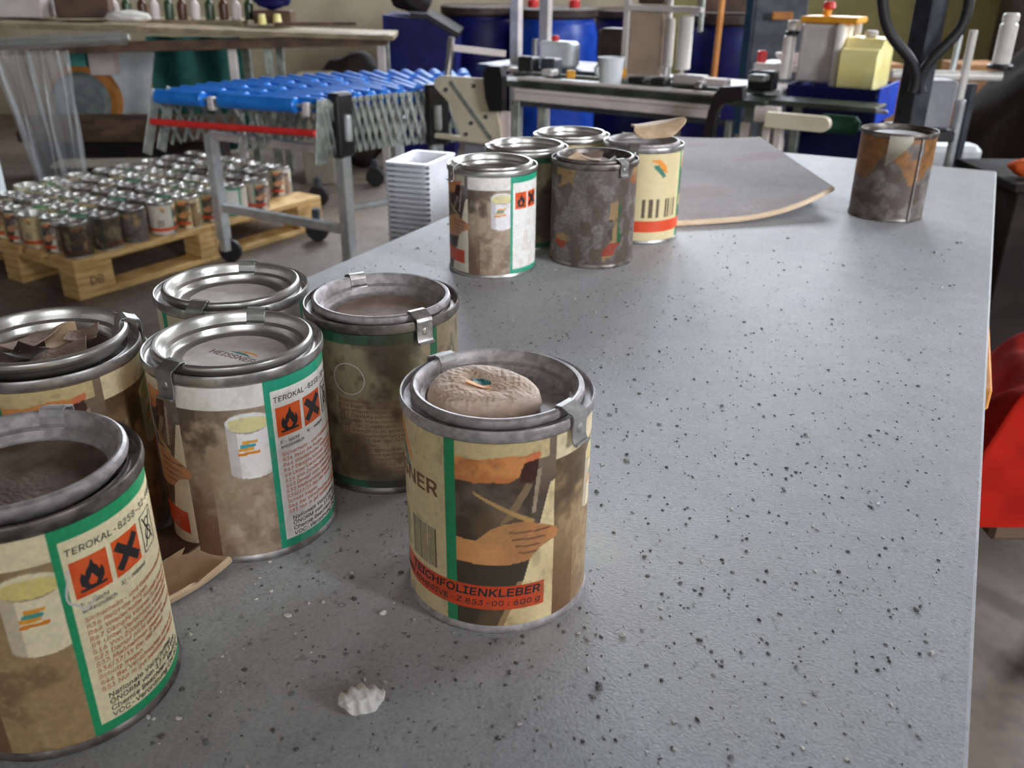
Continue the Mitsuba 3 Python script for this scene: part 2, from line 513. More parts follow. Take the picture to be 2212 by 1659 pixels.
HAND_UP = [(-117.3, 103.8), (-104, 103), (-95, 104.5), (-84, 105.6), (-78, 104.6), (-68.6, 106.4), (-67.2, 104.6), (-68.2, 102.3), (-77, 101), (-79, 97.5), (-80, 93.5), (-86, 90.6), (-95, 91), (-105, 90.3), (-117.3, 90.8)]
HAND_LOW = [(-117.3, 57.5), (-105, 57), (-97, 64), (-88, 67.5), (-76, 67.8), (-68, 65), (-61, 62.5), (-56, 60), (-54, 57), (-55.5, 53.6), (-61, 52.6), (-67, 50.5), (-70, 48), (-73, 44.8), (-82, 43.2), (-95, 42.6), (-105, 43), (-117.3, 43.6)]
STICK = [(-107, 85.8), (-105.5, 83.4), (-72, 65.4), (-70, 67.8)]
STRIP = [(-57, 4), (-57, 88), (-60.5, 87), (-77, 32), (-89, 4)]


def label_color(L, z, seed):
    """The printed wrap: L in degrees around the tin, z in mm up it -> sRGB. Panels: warnings 0..98, paper photograph -57..0, hands photograph -117..-57, brand panel beyond."""
    L = (np.asarray(L) + 261.5) % 360 - 261.5
    z = np.asarray(z)
    p = np.stack([L * 0.0575 + 40, z * 0.067, np.full_like(z, seed * 3.1)], -1)
    n1, n2, n3 = meshkit.fbm(p, 4, 11), meshkit.fbm(p * 3.1, 3, 12), meshkit.noise(p * 9.0, 13)
    out = np.empty(L.shape + (3,))

    def put(mask, col, alpha=1.0):
        a = (np.asarray(mask, float) * alpha)[..., None]
        out[:] = out * (1 - a) + np.broadcast_to(np.asarray(col, float), out.shape) * a
    white, green = (240, 237, 232), (34, 160, 124)
    out[:] = (214, 206, 190)
    # warnings panel
    put((L >= 0) & (L < 98.5), green)
    put((L > 3.5) & (L < 95) & (z > 9.6) & (z < 105.6), white)
    # photograph of crumpled brown paper with a small tin
    m = (L >= -57) & (L < 0)
    put(m, (164, 142, 120))
    put(m, (122, 102, 86), 0.7 * smooth01(0.44, 0.70, n1))
    put(m, (200, 184, 166), 0.4 * smooth01(0.5, 0.76, n2))
    put(m, (84, 70, 60), 0.75 * smooth01(0.5, 0.7, n1 + 0.012 * (z - 70)) * smooth01(-10, -40, L))
    put(m & (L < -40), (112, 82, 66), 0.8 * smooth01(62, 20, z))
    put(m & (z > 98.5), (238, 233, 228))
    tin = (L > -26) & (L < 2)
    x = (L + 12) / 14.0
    arc = np.sqrt(np.clip(1 - x * x, 0, 1))
    put(m & tin & (z > 60 - 4.6 * arc) & (z < 90.5), (240, 236, 236))
    put(m & tin & (z > 60 - 4.6 * arc) & (z < 90.5) & (x < -0.55), (206, 200, 202))
    put(m & tin & (np.abs(z - 90) < 6.6 * arc), (176, 166, 150))
    put(m & tin & (np.abs(z - 90.2) < 5.7 * arc), (238, 236, 232))
    put(m & tin & (np.abs(z - 89) < 4.6 * arc) & (np.abs(x) < 0.86), (228, 218, 160))
    for zz, cc in ((78.2, (232, 168, 70)), (76.0, (72, 160, 176)), (74.0, (232, 168, 70))):
        put(m & (np.abs(L + 13.5 - (zz - 76) * 0.6) < 5.0) & (np.abs(z - zz - 0.05 * (L + 14)) < 1.0), cc)
    put(m & (np.abs(L + 13.5) < 7) & (np.abs(z - 71.4 - 0.06 * (L + 14)) < 0.9), (226, 140, 50))
    # photograph of two hands scraping pond liner
    m = (L >= -117.3) & (L < -57)
    put(m, (74, 62, 58))
    put(m, (118, 108, 112), 0.7 * smooth01(0.46, 0.66, n1))
    put(m & (L > -70), (150, 138, 140), 0.7 * smooth01(70, 100, z))
    put(m & (z < 44), (70, 62, 56))
    put(m & (z > 102) & (L < -62), (214, 202, 178))
    put(m & inside([(-92, 66), (-84, 70), (-72, 88), (-76, 90)], L, z), (140, 122, 108))
    put(m & inside(STRIP, L, z), (238, 228, 206))
    put(m & inside([(-89, 4), (-77, 32), (-80.5, 32), (-93, 4)], L, z), (164, 140, 118))
    put(m & inside(STICK, L, z), (196, 164, 124))
    put(inside(HAND_UP, L, z), (224, 158, 108))
    put(inside(HAND_UP, L, z), (196, 120, 78), 0.7 * (smooth01(96, 91, z) + smooth01(0.5, 0.7, n2)).clip(0, 1))
    put(inside([(-78, 101), (-68.2, 102.3), (-67.2, 104.6), (-68.6, 106.4), (-72, 105.6)], L, z), (224, 132, 100))
    put(m & inside([(-79, 97), (-77, 101), (-69, 102), (-68, 90), (-80, 90)], L, z), (70, 36, 30))
    put(inside(HAND_LOW, L, z), (222, 164, 118))
    put(inside(HAND_LOW, L, z), (176, 124, 96), 0.6 * smooth01(-98, -80, L))
    for k, zz in enumerate((61.5, 57.3, 53.2, 49.2)):
        put(inside(HAND_LOW, L, z) & (L > -86 + 2 * k) & (L < -60 - 3 * k) & (np.abs(z - zz + 0.05 * (L + 75)) < 0.55), (134, 88, 66))
    put(inside([(-62, 60.5), (-56, 60), (-54, 57), (-55.5, 53.6), (-62, 54)], L, z), (210, 150, 106), 0.8)
    put(m & inside([(-69.5, 96), (-66.5, 97), (-70, 72), (-72.5, 72)], L, z), (168, 158, 158))
    # brand panel
    put((L >= -124.2) & (L < -117.3), (36, 150, 116))
    put(L < -258, green)
    put((L > -157) & (L < -131) & (z > 33) & (z < 57) & (((L * 1.27) % 1.6) < 0.85), (84, 76, 70))
    put((L > -190) & (L < -162) & (z > 33) & (z < 57) & (((L * 1.13) % 1.6) < 0.8), (92, 84, 76))
    put(inside([(-180, 104), (-166, 106), (-156, 98), (-152, 88), (-158, 90), (-168, 99)], L, z), (230, 150, 60))
    put(inside([(-178, 99), (-168, 99), (-159, 90), (-154, 84), (-160, 83), (-170, 92)], L, z), (44, 120, 116))
    put((L > -255) & (L < -63.5) & (z > 15) & (z < 30), (214, 78, 46))
    return out, n1, n2, n3


def style(L, z, st, seed):
    col, n1, n2, n3 = label_color(L, z, seed)

    def put(alpha, c):
        a = np.clip(alpha, 0, 1)[..., None]
        col[:] = col * (1 - a) + np.asarray(c, float) * a
    p = np.stack([np.asarray(L) * 0.03 + seed, np.asarray(z) * 0.03, np.full_like(z, seed * 1.7)], -1)
    s1, s2 = meshkit.fbm(p, 4, 21), meshkit.fbm(p * 4, 3, 22)
    if st in ('cream', 'gold', 'soot'):
        col[:] = col * np.array([1.0, 0.955, 0.80] if st == 'cream' else [0.98, 0.93, 0.78])
    if st == 'gold':          # lacquer browned in cloudy patches
        put(0.30 * smooth01(0.46, 0.66, s1), (150, 122, 80))
        put(0.22 * smooth01(0.58, 0.72, s2), (110, 90, 66))
    if st == 'soot':          # scorched nearly black, the print still just legible
        put(0.52 + 0.36 * smooth01(0.34, 0.6, s1), (56, 45, 35))
        put(0.35 * smooth01(0.5, 0.7, s2), (44, 33, 27))
    if st == 'white':
        put(0.25 * smooth01(0.55, 0.7, s2), (190, 178, 164))
    if st in ('bare', 'rag'):  # burnt off: grey black metal with charred scraps of print
        keep = 0.9 * smooth01(0.635, 0.66, s1 + 0.14 * (s2 - 0.5))
        base = np.array([104, 97, 94]) + 46 * (s2[..., None] - 0.5) + 40 * (n3[..., None] - 0.5) * np.array([1, 0.92, 0.86])
        char = np.array([74, 58, 46])
        a = smooth01(0.45, 0.6, meshkit.fbm(p * 2.2 + 5, 3, 23))[..., None]
        base = base * (1 - 0.7 * a) + char * 0.7 * a
        scrap = col * np.array([0.66, 0.54, 0.36])
        if st == 'rag':
            q = np.stack([np.asarray(L) * 0.022 + 3, np.asarray(z) * 0.03, np.zeros_like(z)], -1)
            keep = 0.9 * smooth01(0.0, 0.03, meshkit.fbm(q, 4, 31) - 0.53 - 0.0045 * (72 - np.asarray(z)))
            scrap = np.broadcast_to(np.array([122, 80, 38.]), col.shape) * (0.8 + 0.5 * s2[..., None])
        col[:] = base * (1 - keep[..., None]) + scrap * keep[..., None]
    col *= (0.96 + 0.08 * n3)[..., None]
    return np.clip(col, 3, 255)


def label_mesh(st, seed, nL, nz, dents=()):
    """The printed body as a fine tube with a colour at each vertex; dents are (L, z, depth, width) knocks in the sheet."""
    L = np.linspace(0, 360, nL, endpoint=False)
    z = np.linspace(4.4, 112.0, nz)
    LL, ZZ = np.meshgrid(L, z, indexing='ij')
    r = np.full(LL.shape, RB)
    for dl, dz, depth, w in dents:
        d = ((LL - dl + 180) % 360 - 180) * RB * 1000 * PI / 180
        r -= depth * np.exp(-(d ** 2 + (ZZ - dz) ** 2) / (2 * w * w))
    a = np.radians(LL)
    v = np.stack([r * np.cos(a), r * np.sin(a), ZZ / 1000], -1).reshape(-1, 3)
    i = np.arange(nL * nz).reshape(nL, nz)
    j = np.roll(i, -1, 0)
    q = np.stack([i[:, :-1], j[:, :-1], j[:, 1:], i[:, 1:]], -1).reshape(-1, 4)
    f = np.vstack([q[:, [0, 1, 2]], q[:, [0, 2, 3]]])
    return trimesh.Trimesh(v, f, process=False), lin(style(LL, ZZ, st, seed)).reshape(-1, 3)


def wrap(m, r0=RB + 0.00012):
    """A flat mesh (x = mm along the label from L = 0, y = mm up the tin) laid round the body."""
    v = m.vertices
    a = v[:, 0] / 1000 / RB
    r = r0 + np.clip(v[:, 2], 0, None) / 1000
    out = m.copy()
    out.vertices = np.stack([r * np.cos(a), r * np.sin(a), v[:, 1] / 1000], 1)
    return out


MM = RB * 1000 * PI / 180           # mm of label per degree


def flat_text(s, h, x, y, bold=False, skew=0.0, xs=1.0, end=None):
    m = meshkit.text_mesh(s, h, 0.06, bold)
    m.vertices[:, 0] = m.vertices[:, 0] * xs + skew * m.vertices[:, 1]
    if end is not None:
        x = end - m.bounds[1, 0]
    m.apply_translation([x, y, 0])
    return m


def fine(poly, h=0.05, step=2.2):
    """A flat polygon cut into strips so that it can follow the curve."""
    x0, _, x1, _ = poly.bounds
    out = []
    for x in np.arange(x0, x1, step):
        g = poly.intersection(sbox(x, -1e3, min(x + step, x1), 1e3))
        for q in getattr(g, 'geoms', [g]):
            if q.geom_type == 'Polygon' and q.area > 1e-3:
                out.append(trimesh.creation.extrude_polygon(q, h, engine='earcut'))
    return cat(*out)


FLAME = Polygon([(-4.6, -5.4), (4.6, -5.4), (4.6, -4.4), (2.6, -4.4), (4.2, -2.4), (4.4, 0), (3.5, 2.2), (3.0, 0.4), (2.2, 2.6), (1.4, 3.4), (0.7, 6.2), (-0.4, 3.6), (-1.6, 2.4), (-2.2, 0.4), (-3.2, 2.0), (-4.2, -0.6), (-4.0, -2.8), (-2.6, -4.4), (-4.6, -4.4)],
                [[(-0.9, -3.9), (-1.6, -2.2), (-0.6, -0.8), (0.1, 0.6), (0.9, -1.0), (1.7, -2.4), (0.9, -3.9)]])
CROSS = LineString([(-5.0, -5.0), (5.0, 5.0)]).buffer(1.7, cap_style=2).union(LineString([(-5.0, 5.0), (5.0, -5.0)]).buffer(1.7, cap_style=2))
WARN_RED = ['Sicherheits- und Gefahrenhinweise', 'R36 Reizt die Augen.', 'R66 Wiederholter Kontakt kann zu', 'R67 Dämpfe können Schläfrigkeit', 'S9 Unter Verschluss aufbewahren', 'S16 Von Zündquellen fernhalten', 'S23 Dampf nicht einatmen', 'S33 Maßnahmen gegen Aufladung', 'S36/37/39 Bei der Arbeit', 'Schutz tragen', 'S46 Bei Verschlucken sofort Arzt', 'S51 Nur in gut belüfteten Räumen']
WARN_BLACK = ['Nationale Vorschriften', 'ÖNORM vom 17.05.1990', 'Chemie Beachten: Merkblatt', 'VOC-Verordnung CH: 81%']


def warnings_print(key, to_world, full=True):
    """Hazard squares and lettering of the warnings panel as thin print on the label."""
    x0 = 6 * MM
    sq = lambda cx: sbox(cx - 8, 77, cx + 8, 95)
    part_flat(key, 'hazard_square', cat(fine(sq(x0 + 8))), 'hazard_orange', to_world, label='orange hazard square')
    part_flat(key, 'hazard_square', cat(fine(sq(x0 + 26.5))), 'hazard_orange', to_world, label='orange hazard square')
    sh = lambda g, cx, k=1.25: shapely.affinity.translate(shapely.affinity.scale(g, k, k, origin=(0, 0)), cx, 86)
    part_flat(key, 'hazard_symbol', fine(sh(FLAME, x0 + 8), 0.11), 'ink', to_world, label='black flame symbol')
    part_flat(key, 'hazard_symbol', fine(sh(CROSS, x0 + 26.5, 1.2), 0.11), 'ink', to_world, label='black cross symbol')
    if not full:
        return
    blk = [flat_text('TEROKAL-8258-32-FARBLOS', 3.1, x0 - 1, 98.4, skew=0.1, xs=1.1)]
    blk += [flat_text('F - leicht', 2.1, x0 + 1, 72.4), flat_text('entzündlich', 2.1, x0 + 1, 69.4), flat_text('Xi - reizend', 2.1, x0 + 19.5, 72.4)]
    fr = sbox(x0 + 38, 77, x0 + 50, 95).boundary.buffer(0.25)
    tree = LineString([(x0 + 40, 79), (x0 + 48, 93)]).buffer(0.4).union(LineString([(x0 + 48, 79), (x0 + 40, 93)]).buffer(0.4)).union(Point(x0 + 44, 84).buffer(3).boundary.buffer(0.35)).union(Point(x0 + 44, 89.5).buffer(2.2).boundary.buffer(0.35))
    blk.append(fine(fr.union(tree)))
    for k, s in enumerate(WARN_BLACK):
        blk.append(flat_text(s, 2.5, x0 + 3, 21.6 - 3.6 * k, skew=0.1, xs=1.15))
    red = [flat_text(s, 2.2, x0 + 1, 64.6 - 3.45 * k, skew=0.1, xs=1.12) for k, s in enumerate(WARN_RED)]
    for m in blk:
        part_flat(key, 'black_lettering', m, 'ink', to_world, label='black printed lettering')
    for m in red:
        part_flat(key, 'red_lettering', m, 'ink_red', to_world, label='red printed lettering')


def part_flat(parent, name, m, bsdf, to_world, label=None):
    part(parent + '__label', name, wrap(m), bsdf, smooth=False, label=label, to_world=to_world)


BODY = [(0, 1.4), (45.5, 1.4), (48.2, 0.4), (49.6, 0), (50.2, 0.9), (50.3, 2.6), (49.5, 4.0), (49.25, 4.6), (46.5, 5.2), (46.5, 111.4), (49.3, 112.2), (50.4, 113.4), (50.7, 115.4), (50.6, 118), (50.0, 119), (49.3, 118.7), (48.9, 117.4), (48.6, 115), (47.6, 114.2), (45.2, 114.0), (44.2, 114.6), (43.4, 116), (42.7, 114), (42.6, 106.5), (0, 106.5)]
LID = [(0, 108.6), (35, 108.4), (40.6, 112.6), (42.3, 115.2), (43.4, 116.4), (44.7, 117.6), (45.1, 119.6), (44.6, 121.4), (43.2, 122.3), (41.8, 122), (40.8, 120.6), (40.3, 118), (39.9, 115.8), (38.6, 115.0), (37.4, 114.6), (36.9, 113.0), (36.4, 111.0), (35.2, 109.9), (33.2, 109.6), (0, 109.6)]
mmk = lambda prof, dz=0.0: [(r / 1000, (z + dz) / 1000) for r, z in prof]


def clip_mesh(dz=0.0):
    """A sprung steel strap hooked over the lid bead and down the outside of the rim."""
    path = LineString([(37.6, 112.6), (38.0, 115.2), (39.6, 116.4), (40.0, 120.4), (41.4, 123.1), (44.6, 123.3), (48.6, 121.4), (51.2, 120.6), (52.0, 118.6), (51.6, 112), (51.8, 107.5), (52.8, 105.2), (54.2, 104.8), (54.8, 106.0)])
    m = trimesh.creation.extrude_polygon(path.buffer(0.42, join_style=1, quad_segs=2), 11.0, engine='earcut')
    v = m.vertices
    m.vertices = np.stack([v[:, 0], v[:, 2] - 5.5, v[:, 1] + dz], 1) / 1000
    b = trimesh.creation.icosphere(subdivisions=2)
    b.vertices = b.vertices * [0.0010, 0.0022, 0.0028] + [0.0520, 0, 0.1125 + dz / 1000]
    return cat(m, b)


def tin(x, y, z, label, face, style_name, seed, body='tin', lid='tin', clip='clip_steel', clips=(), dz=0.0, lid_off=(0, 0), lid_tilt=0.0, nL=420, nz=168, dents=(), pm='print_gloss', group=None, warn=None, lid_on=True, name='adhesive_tin'):
    """face: the label degree turned to the camera. clips: degrees to the right of the direction to the camera."""
    key = thing(name, label, 'tin', group)
    a0 = math.degrees(math.atan2(-y, -x))
    W = world(x, y, z)
    WL = world(x, y, z, a0 - face)
    part(key, 'can', lathe(mmk(BODY), 72), body, smooth=40, to_world=W)
    m, col = label_mesh(style_name, seed, nL, nz, dents)
    part(key, 'label', m, pm, smooth=True, color=col, to_world=WL)
    lw = T().translate([x + lid_off[0], y + lid_off[1], z]).rotate([1, 0, 0], lid_tilt)
    if lid_on:
        part(key, 'lid', lathe(mmk(LID, dz), 72), lid, smooth=40, to_world=lw)
    for c in clips:
        part(key, 'clip', clip_mesh(dz), clip, smooth=35, label='bent steel lid clip', to_world=lw.rotate([0, 0, 1], a0 + c))
    if warn is not None:
        warnings_print(key, WL, warn)
    return key, a0, lw, WL


def lid_disc(key, r, ztop, bsdf, lw, seed=1, label=None, wob=0.03, off=(0, 0)):
    a = np.linspace(0, 2 * PI, 40, endpoint=False)
    rr = r * (1 + wob * (meshkit.fbm(np.stack([np.cos(a) * 1.5 + seed, np.sin(a) * 1.5, a * 0], -1), 3, seed) - 0.5) * 2)
    m = prism(np.stack([rr * np.cos(a) + off[0], rr * np.sin(a) + off[1]], 1), 0.0011)
    return part(key, 'lid_disc', mv(m, 0, 0, ztop), bsdf, smooth=False, label=label, to_world=lw)


def logo(parent, lw, rot, z, k=1.0, words=True):
    """Orange and teal swooshes with the name below them, printed on a lid disc."""
    o = Polygon([(-2, 3.6), (3, 5.6), (9, 5.4), (13, 2.6), (8, 3.4), (3, 3.6)])
    t = Polygon([(-5, 1.8), (0, 3.2), (5, 3.0), (10, 0.6), (5, 1.0), (0, 1.2)])
    for nm, g, bs in (('logo_orange', o, 'logo_orange'), ('logo_teal', t, 'logo_teal')):
        m = trimesh.creation.extrude_polygon(g, 0.06, engine='earcut')
        m.vertices = m.vertices * [k / 1000, k / 1000, 1 / 1000] + [0, 0, z]
        part(parent, nm, m, bs, smooth=False, to_world=lw.rotate([0, 0, 1], rot))
    if words:
        m = meshkit.text_mesh('HEISSNER', 4.2, 0.06, True)
        m.vertices = (m.vertices + [-14, -4.5, 0]) * [k / 1000, k / 1000, 1 / 1000] + [0, 0, z]
        part(parent, 'lettering', m, 'ink_brown', smooth=False, to_world=lw.rotate([0, 0, 1], rot))

# the hero tin, alone in front
key, a0, lw, WL = tin(-0.0074, 0.4152, TZ, 'adhesive tin standing alone in front, a tan foam pad on its lid', -92.5, 'gold', 3, body='tin_dusty', lid='tin_dusty', clip='clip_dusty', clips=(50, 222), pm='print_gloss', nL=520, nz=190, dents=((-45, 78, 0.0012, 10), (-30, 60, 0.0009, 8)))
HERO = key
th = np.linspace(0, 2 * PI, 73)[:-1]


def foam_pad():
    rr, tt = np.meshgrid(np.linspace(0.02, 1, 22), th, indexing='ij')
    out = 0.0252 * (1 + 0.10 * np.cos(2 * tt + 0.5) + 0.05 * np.cos(3 * tt + 1.0))
    x, y = out * rr * np.cos(tt) * 1.08, out * rr * np.sin(tt) * 0.98
    h = 0.0085 * (1 - rr ** 6) ** 0.5 + 0.0012 * (meshkit.fbm(np.stack([x * 160, y * 160, x * 0], -1), 3, 5) - 0.5)
    dx, dy = x + 0.0015, y - 0.0005
    h -= 0.0022 * np.exp(-((dx * 0.8 + dy * 0.6) ** 2 / (2 * 0.0035 ** 2) + (dy * 0.8 - dx * 0.6) ** 2 / (2 * 0.009 ** 2)))
    h += 0.003 * smooth01(-0.5, 1.0, y / 0.02)
    n, k = len(th), 22
    v = np.stack([x, y, np.maximum(h, 0.0003) + 0.003], -1).reshape(-1, 3)
    low = np.stack([x[-1] * 0.96, y[-1] * 0.96, np.zeros(n)], -1)
    v = np.vstack([v, low, [[0, 0, 0]], [[0, 0, v[:n, 2].mean()]]])
    f = []
    for i in range(n):
        j = (i + 1) % n
        for q in range(k - 1):
            f += [(q * n + i, q * n + n + i, q * n + n + j), (q * n + i, q * n + n + j, q * n + j)]
        e = (k - 1) * n
        f += [(e + i, k * n + i, k * n + j), (e + i, k * n + j, e + j), (k * n + n, k * n + j, k * n + i), (k * n + n + 1, i, j)]
    return trimesh.Trimesh(v, f, process=False)


pad = foam_pad()
rgt = np.array([math.cos(math.radians(a0 + 90)), math.sin(math.radians(a0 + 90))])
tow = np.array([math.cos(math.radians(a0)), math.sin(math.radians(a0))])
po = -0.0078 * rgt + 0.0010 * tow
fw = T().translate([-0.0074 + po[0], 0.4152 + po[1], TZ + 0.1098])
one('foam_pad', pad, 'foam', 'puffy tan foam pad with a dent lying on the lid of the front tin', 'foam pad', smooth=50, to_world=fw)
for nm, poly, bs in (('logo_teal', [(-5.5, 4.6), (-1, 4.2), (4, 0.8), (4.6, -1.8), (0, -0.9), (-4.6, 1.6)], 'logo_teal'), ('logo_orange', [(-8.6, 0.8), (-5.0, 1.4), (0, -1.2), (4.4, -2.0), (4.2, -5.2), (-1, -3.8), (-8.0, -1.8)], 'logo_orange')):
    m = fine(Polygon(poly), 0.25, 0.6)
    m = m.subdivide()
    # lay the torn print on the pad's surface
    from scipy.spatial import cKDTree
    tr = cKDTree(pad.vertices[:22 * 72, :2])
    d, idx = tr.query(m.vertices[:, :2] / 1000, k=6)
    w = 1 / (d + 1e-5)
    zs = (pad.vertices[idx, 2] * w).sum(1) / w.sum(1)
    m.vertices = np.stack([m.vertices[:, 0] / 1000, m.vertices[:, 1] / 1000, zs + m.vertices[:, 2] / 1000 + 0.0007], 1)
    part('foam_pad', nm, m, bs, smooth=False, to_world=fw)
for m in (flat_text('TEICHFOLIENKLEBER', 4.7, 0, 23.4, True, 0.12, 1.16, end=-66 * MM), flat_text('POND LINER ADHESIVE · Z 853-00 : 600 g', 3.2, 0, 17.6, False, 0.12, 1.22, end=-66 * MM)):
    part_flat(key, 'black_lettering', m, 'ink', WL, 'black printed lettering')
part_flat(key, 'brown_lettering', flat_text('HEISSNER', 8.2, 0, 77, True, 0, 1.2, end=-129.5 * MM), 'ink_brown', WL, 'brown printed lettering')

# the four tins and the burnt one on the left
key, a0, lw, WL = tin(-0.1604, 0.4735, TZ, 'adhesive tin with clean white warnings panel and bright silver lid, left of the scorched tin', -14, 'white', 5, body='tin_worn', lid='tin', clips=(-46, 158), nL=520, nz=190, warn=True, dents=((-24, 26, 0.0012, 5), (-38, 34, 0.001, 6), (-20, 16, 0.0011, 4), (-30, 20, -0.0006, 3)))
dk = lid_disc(key, 0.029, 0.1096, 'paper_white', lw, 2, 'grey white paper disc with printed logo')
logo(dk, lw, -28, 0.11075, 1.15)

key, a0, lw, WL = tin(-0.1896, 0.5716, TZ, 'adhesive tin with a silver lid, farthest back of the near cluster, mostly hidden', -58, 'white', 6, body='tin_worn', lid='tin', clips=(-28, 163), nL=260, nz=100)
lid_disc(key, 0.0285, 0.1096, 'paper_white', lw, 3, 'pale paper disc')

key, a0, lw, WL = tin(-0.0856, 0.5494, TZ, 'scorched dark brown adhesive tin standing behind the front tin', 60, 'soot', 7, body='tin_grimy', lid='tin_dusty', clip='tin_worn', clips=(29, 202), nL=460, nz=170, pm='print_gloss')
for k, s in enumerate(WARN_RED + WARN_BLACK):
    part_flat(key, 'brown_lettering', flat_text(s, 2.2, 22 * MM, 66 - 3.4 * k, skew=0.0, xs=1.3), 'ink_brown', WL, 'brown printed lettering')
part_flat(key, 'ring_mark', fine(Point(32 * MM, 82).buffer(10.5, quad_segs=16).boundary.buffer(0.35)), 'grey_white', WL, 'thin pale ring mark')
lid_disc(key, 0.0295, 0.1096, 'brown_disc', lw, 4, 'dusty brown disc')

key, a0, lw, WL = tin(-0.2644, 0.4645, TZ, 'adhesive tin with torn brown paper in its popped up silver lid, left edge', -84, 'gold', 8, body='tin_worn', lid='tin', clips=(96,), dz=4.5, nL=460, nz=170)
part(key, 'lid_disc', mv(lathe([(0, 0), (0.0345, 0), (0.0342, 0.0008), (0, 0.001)], 48), 0, 0, 0.1141), 'brown_glue', to_world=lw)
rng = np.random.default_rng(4)
for k, (px_, py_, a_, s_, bs) in enumerate(((0.010, -0.004, 0.4, 0.022, 'brown_disc'), (0.004, 0.012, 2.1, 0.018, 'tan_paper'), (-0.012, 0.006, 1.1, 0.020, 'brown_disc'), (-0.004, -0.012, 3.0, 0.014, 'dark_glue'), (0.016, 0.012, 0.2, 0.013, 'brown_disc'))):
    def flake(u, v, s=s_, sd=k):
        x, y = (u - 0.5) * s * 1.3, (v - 0.5) * s
        return x, y, 0.002 + 0.006 * (u - 0.3) ** 2 + 0.003 * np.sin(v * 3 + sd) * u
    part(key, 'paper_scrap', mv(thick(grid(flake, 8, 8), 0.0006), px_, py_, 0.115 + 0.001 * k, rz=a_), bs, label='torn brown paper on the lid', to_world=lw)

key, a0, lw, WL = tin(-0.2119, 0.3301, TZ, 'yellowed adhesive tin with orange hazard squares, cut off in the lower left corner', -4, 'cream', 9, body='tin_grimy', lid='tin_dusty', clip='clip_dusty', clips=(152,), dz=2.5, nL=560, nz=200, warn=True, lid_off=(0.0, 0.0))
part(key, 'lid_disc', mv(lathe([(0, 0), (0.0352, 0), (0.0350, 0.0008), (0, 0.001)], 48), 0, 0, 0.1120), 'brown_glue', label='brown dried glue in the lid', to_world=lw)
blister = LineString(spline([(5.0 * MM, 92, 0), (3.0 * MM, 84, 0), (3.6 * MM, 76, 0), (7 * MM, 73.5, 0), (8 * MM, 71.5, 0), (12 * MM, 72.4, 0), (15 * MM, 75, 0)], 40)[:, :2]).buffer(0.45)
part_flat(key, 'blister_edge', fine(blister, 0.35, 1.0), 'paper_white', WL, 'pale edge of a blister in the label')

# the far group
FG = dict(nL=220, nz=84)
key, *_ = tin(-0.0239, 0.9988, TZ, 'adhesive tin with blank white panel and hazard squares, leftmost of the far group', -24, 'white', 10, body='tin', lid='tin', clip='tin', clips=(-60,), warn=False, nL=300, nz=110)
key, a0, lw, WL = tin(0.0935, 1.0391, TZ, 'burnt grey brown tin with charred scraps of print, in front of the far group', 200, 'bare', 11, body='tin_grimy', lid='tin_grimy', clip='tin_worn', clips=(40,), pm='print_burnt', nL=300, nz=110)
rng = np.random.default_rng(6)
for k in range(4):
    s_ = 0.016 + 0.004 * k
    part(key, 'paper_scrap', mv(thick(grid(lambda u, v: ((u - 0.5) * s_ * 1.3, (v - 0.5) * s_, 0.012 * (u - 0.3) ** 2 + 0.0015 * np.sin(v * 3 + k)), 8, 8), 0.0006), 0.013 * math.cos(1.7 * k), 0.013 * math.sin(1.7 * k), 0.1125 + 0.0012 * k, rz=1.3 * k), ('pale_plank', 'brown_disc', 'tan_paper', 'brown_disc')[k], label='charred paper scrap in the lid', to_world=lw)
_, *_ = tin(0.0159, 1.1066, TZ, 'adhesive tin with gleaming lid, right behind the leftmost tin of the far group', 40, 'soot', 12, body='tin', lid='tin', clips=(-80,), **FG)
_, *_ = tin(0.0752, 1.1968, TZ, 'adhesive tin with a gleaming lid, rearmost of the far group', 120, 'gold', 13, body='tin', lid='tin', **FG)
key, a0, lw, WL = tin(0.1632, 1.1425, TZ, 'cream adhesive tin with bar codes and red band, rightmost of the far group', -192, 'cream', 14, body='tin_worn', lid='tin_dusty', clips=(-12,), **FG)


def board_scrap(u, v):
    a, r = u * 2 * PI, np.sqrt(v) * 0.034 * (1 + 0.12 * np.cos(3 * u * 2 * PI + 1) + 0.08 * np.cos(5 * u * 2 * PI))
    x, y = r * np.cos(a), r * np.sin(a) * 0.7
    return x, y, 0.003 * (x / 0.03) ** 2 + 0.004 * np.cos(y * 90)


one('cardboard_scrap', mv(thick(grid(board_scrap, 40, 8), 0.0025), 0.176, 1.138, TZ + 0.1335, rz=0.3, ry=-0.10, rx=0.22), 'tan_paper', 'curled brown cardboard scrap on top of the cream tin with the red band', 'cardboard')

# the open burnt tin at the far right
key, a0, lw, WL = tin(0.5310, 1.2601, TZ, 'burnt dark tin with amber charred patch, alone near the far right table corner', 150, 'rag', 15, body='tin_grimy', lid='tin_grimy', pm='print_burnt', nL=300, nz=110, lid_on=False)
part(key, 'crust', mv(lathe([(0, 0), (0.041, 0), (0.040, 0.004), (0.03, 0.006), (0, 0.003)], 40), 0, 0, 0.107), 'dark_glue', label='dark crust in the open top', to_world=lw)
seam = np.array([[0.0506 * math.cos(t), 0.0506 * math.sin(t), z] for t, z in zip(np.radians(a0 + 38) + np.zeros(12), np.linspace(0.003, 0.113, 12))])
part(key, 'seam', tube(seam, 0.0013, 8), 'tin_worn', label='pale side seam', to_world=world(0.5310, 1.2601, TZ))


def flap(u, v):
    a = np.radians(a0 - 12 + 34 * u)
    r = 0.0505 + 0.008 * v ** 2 * np.sin(u * 3)
    return r * np.cos(a), r * np.sin(a), 0.116 - 0.034 * v * (1 - u) - 0.006 * v


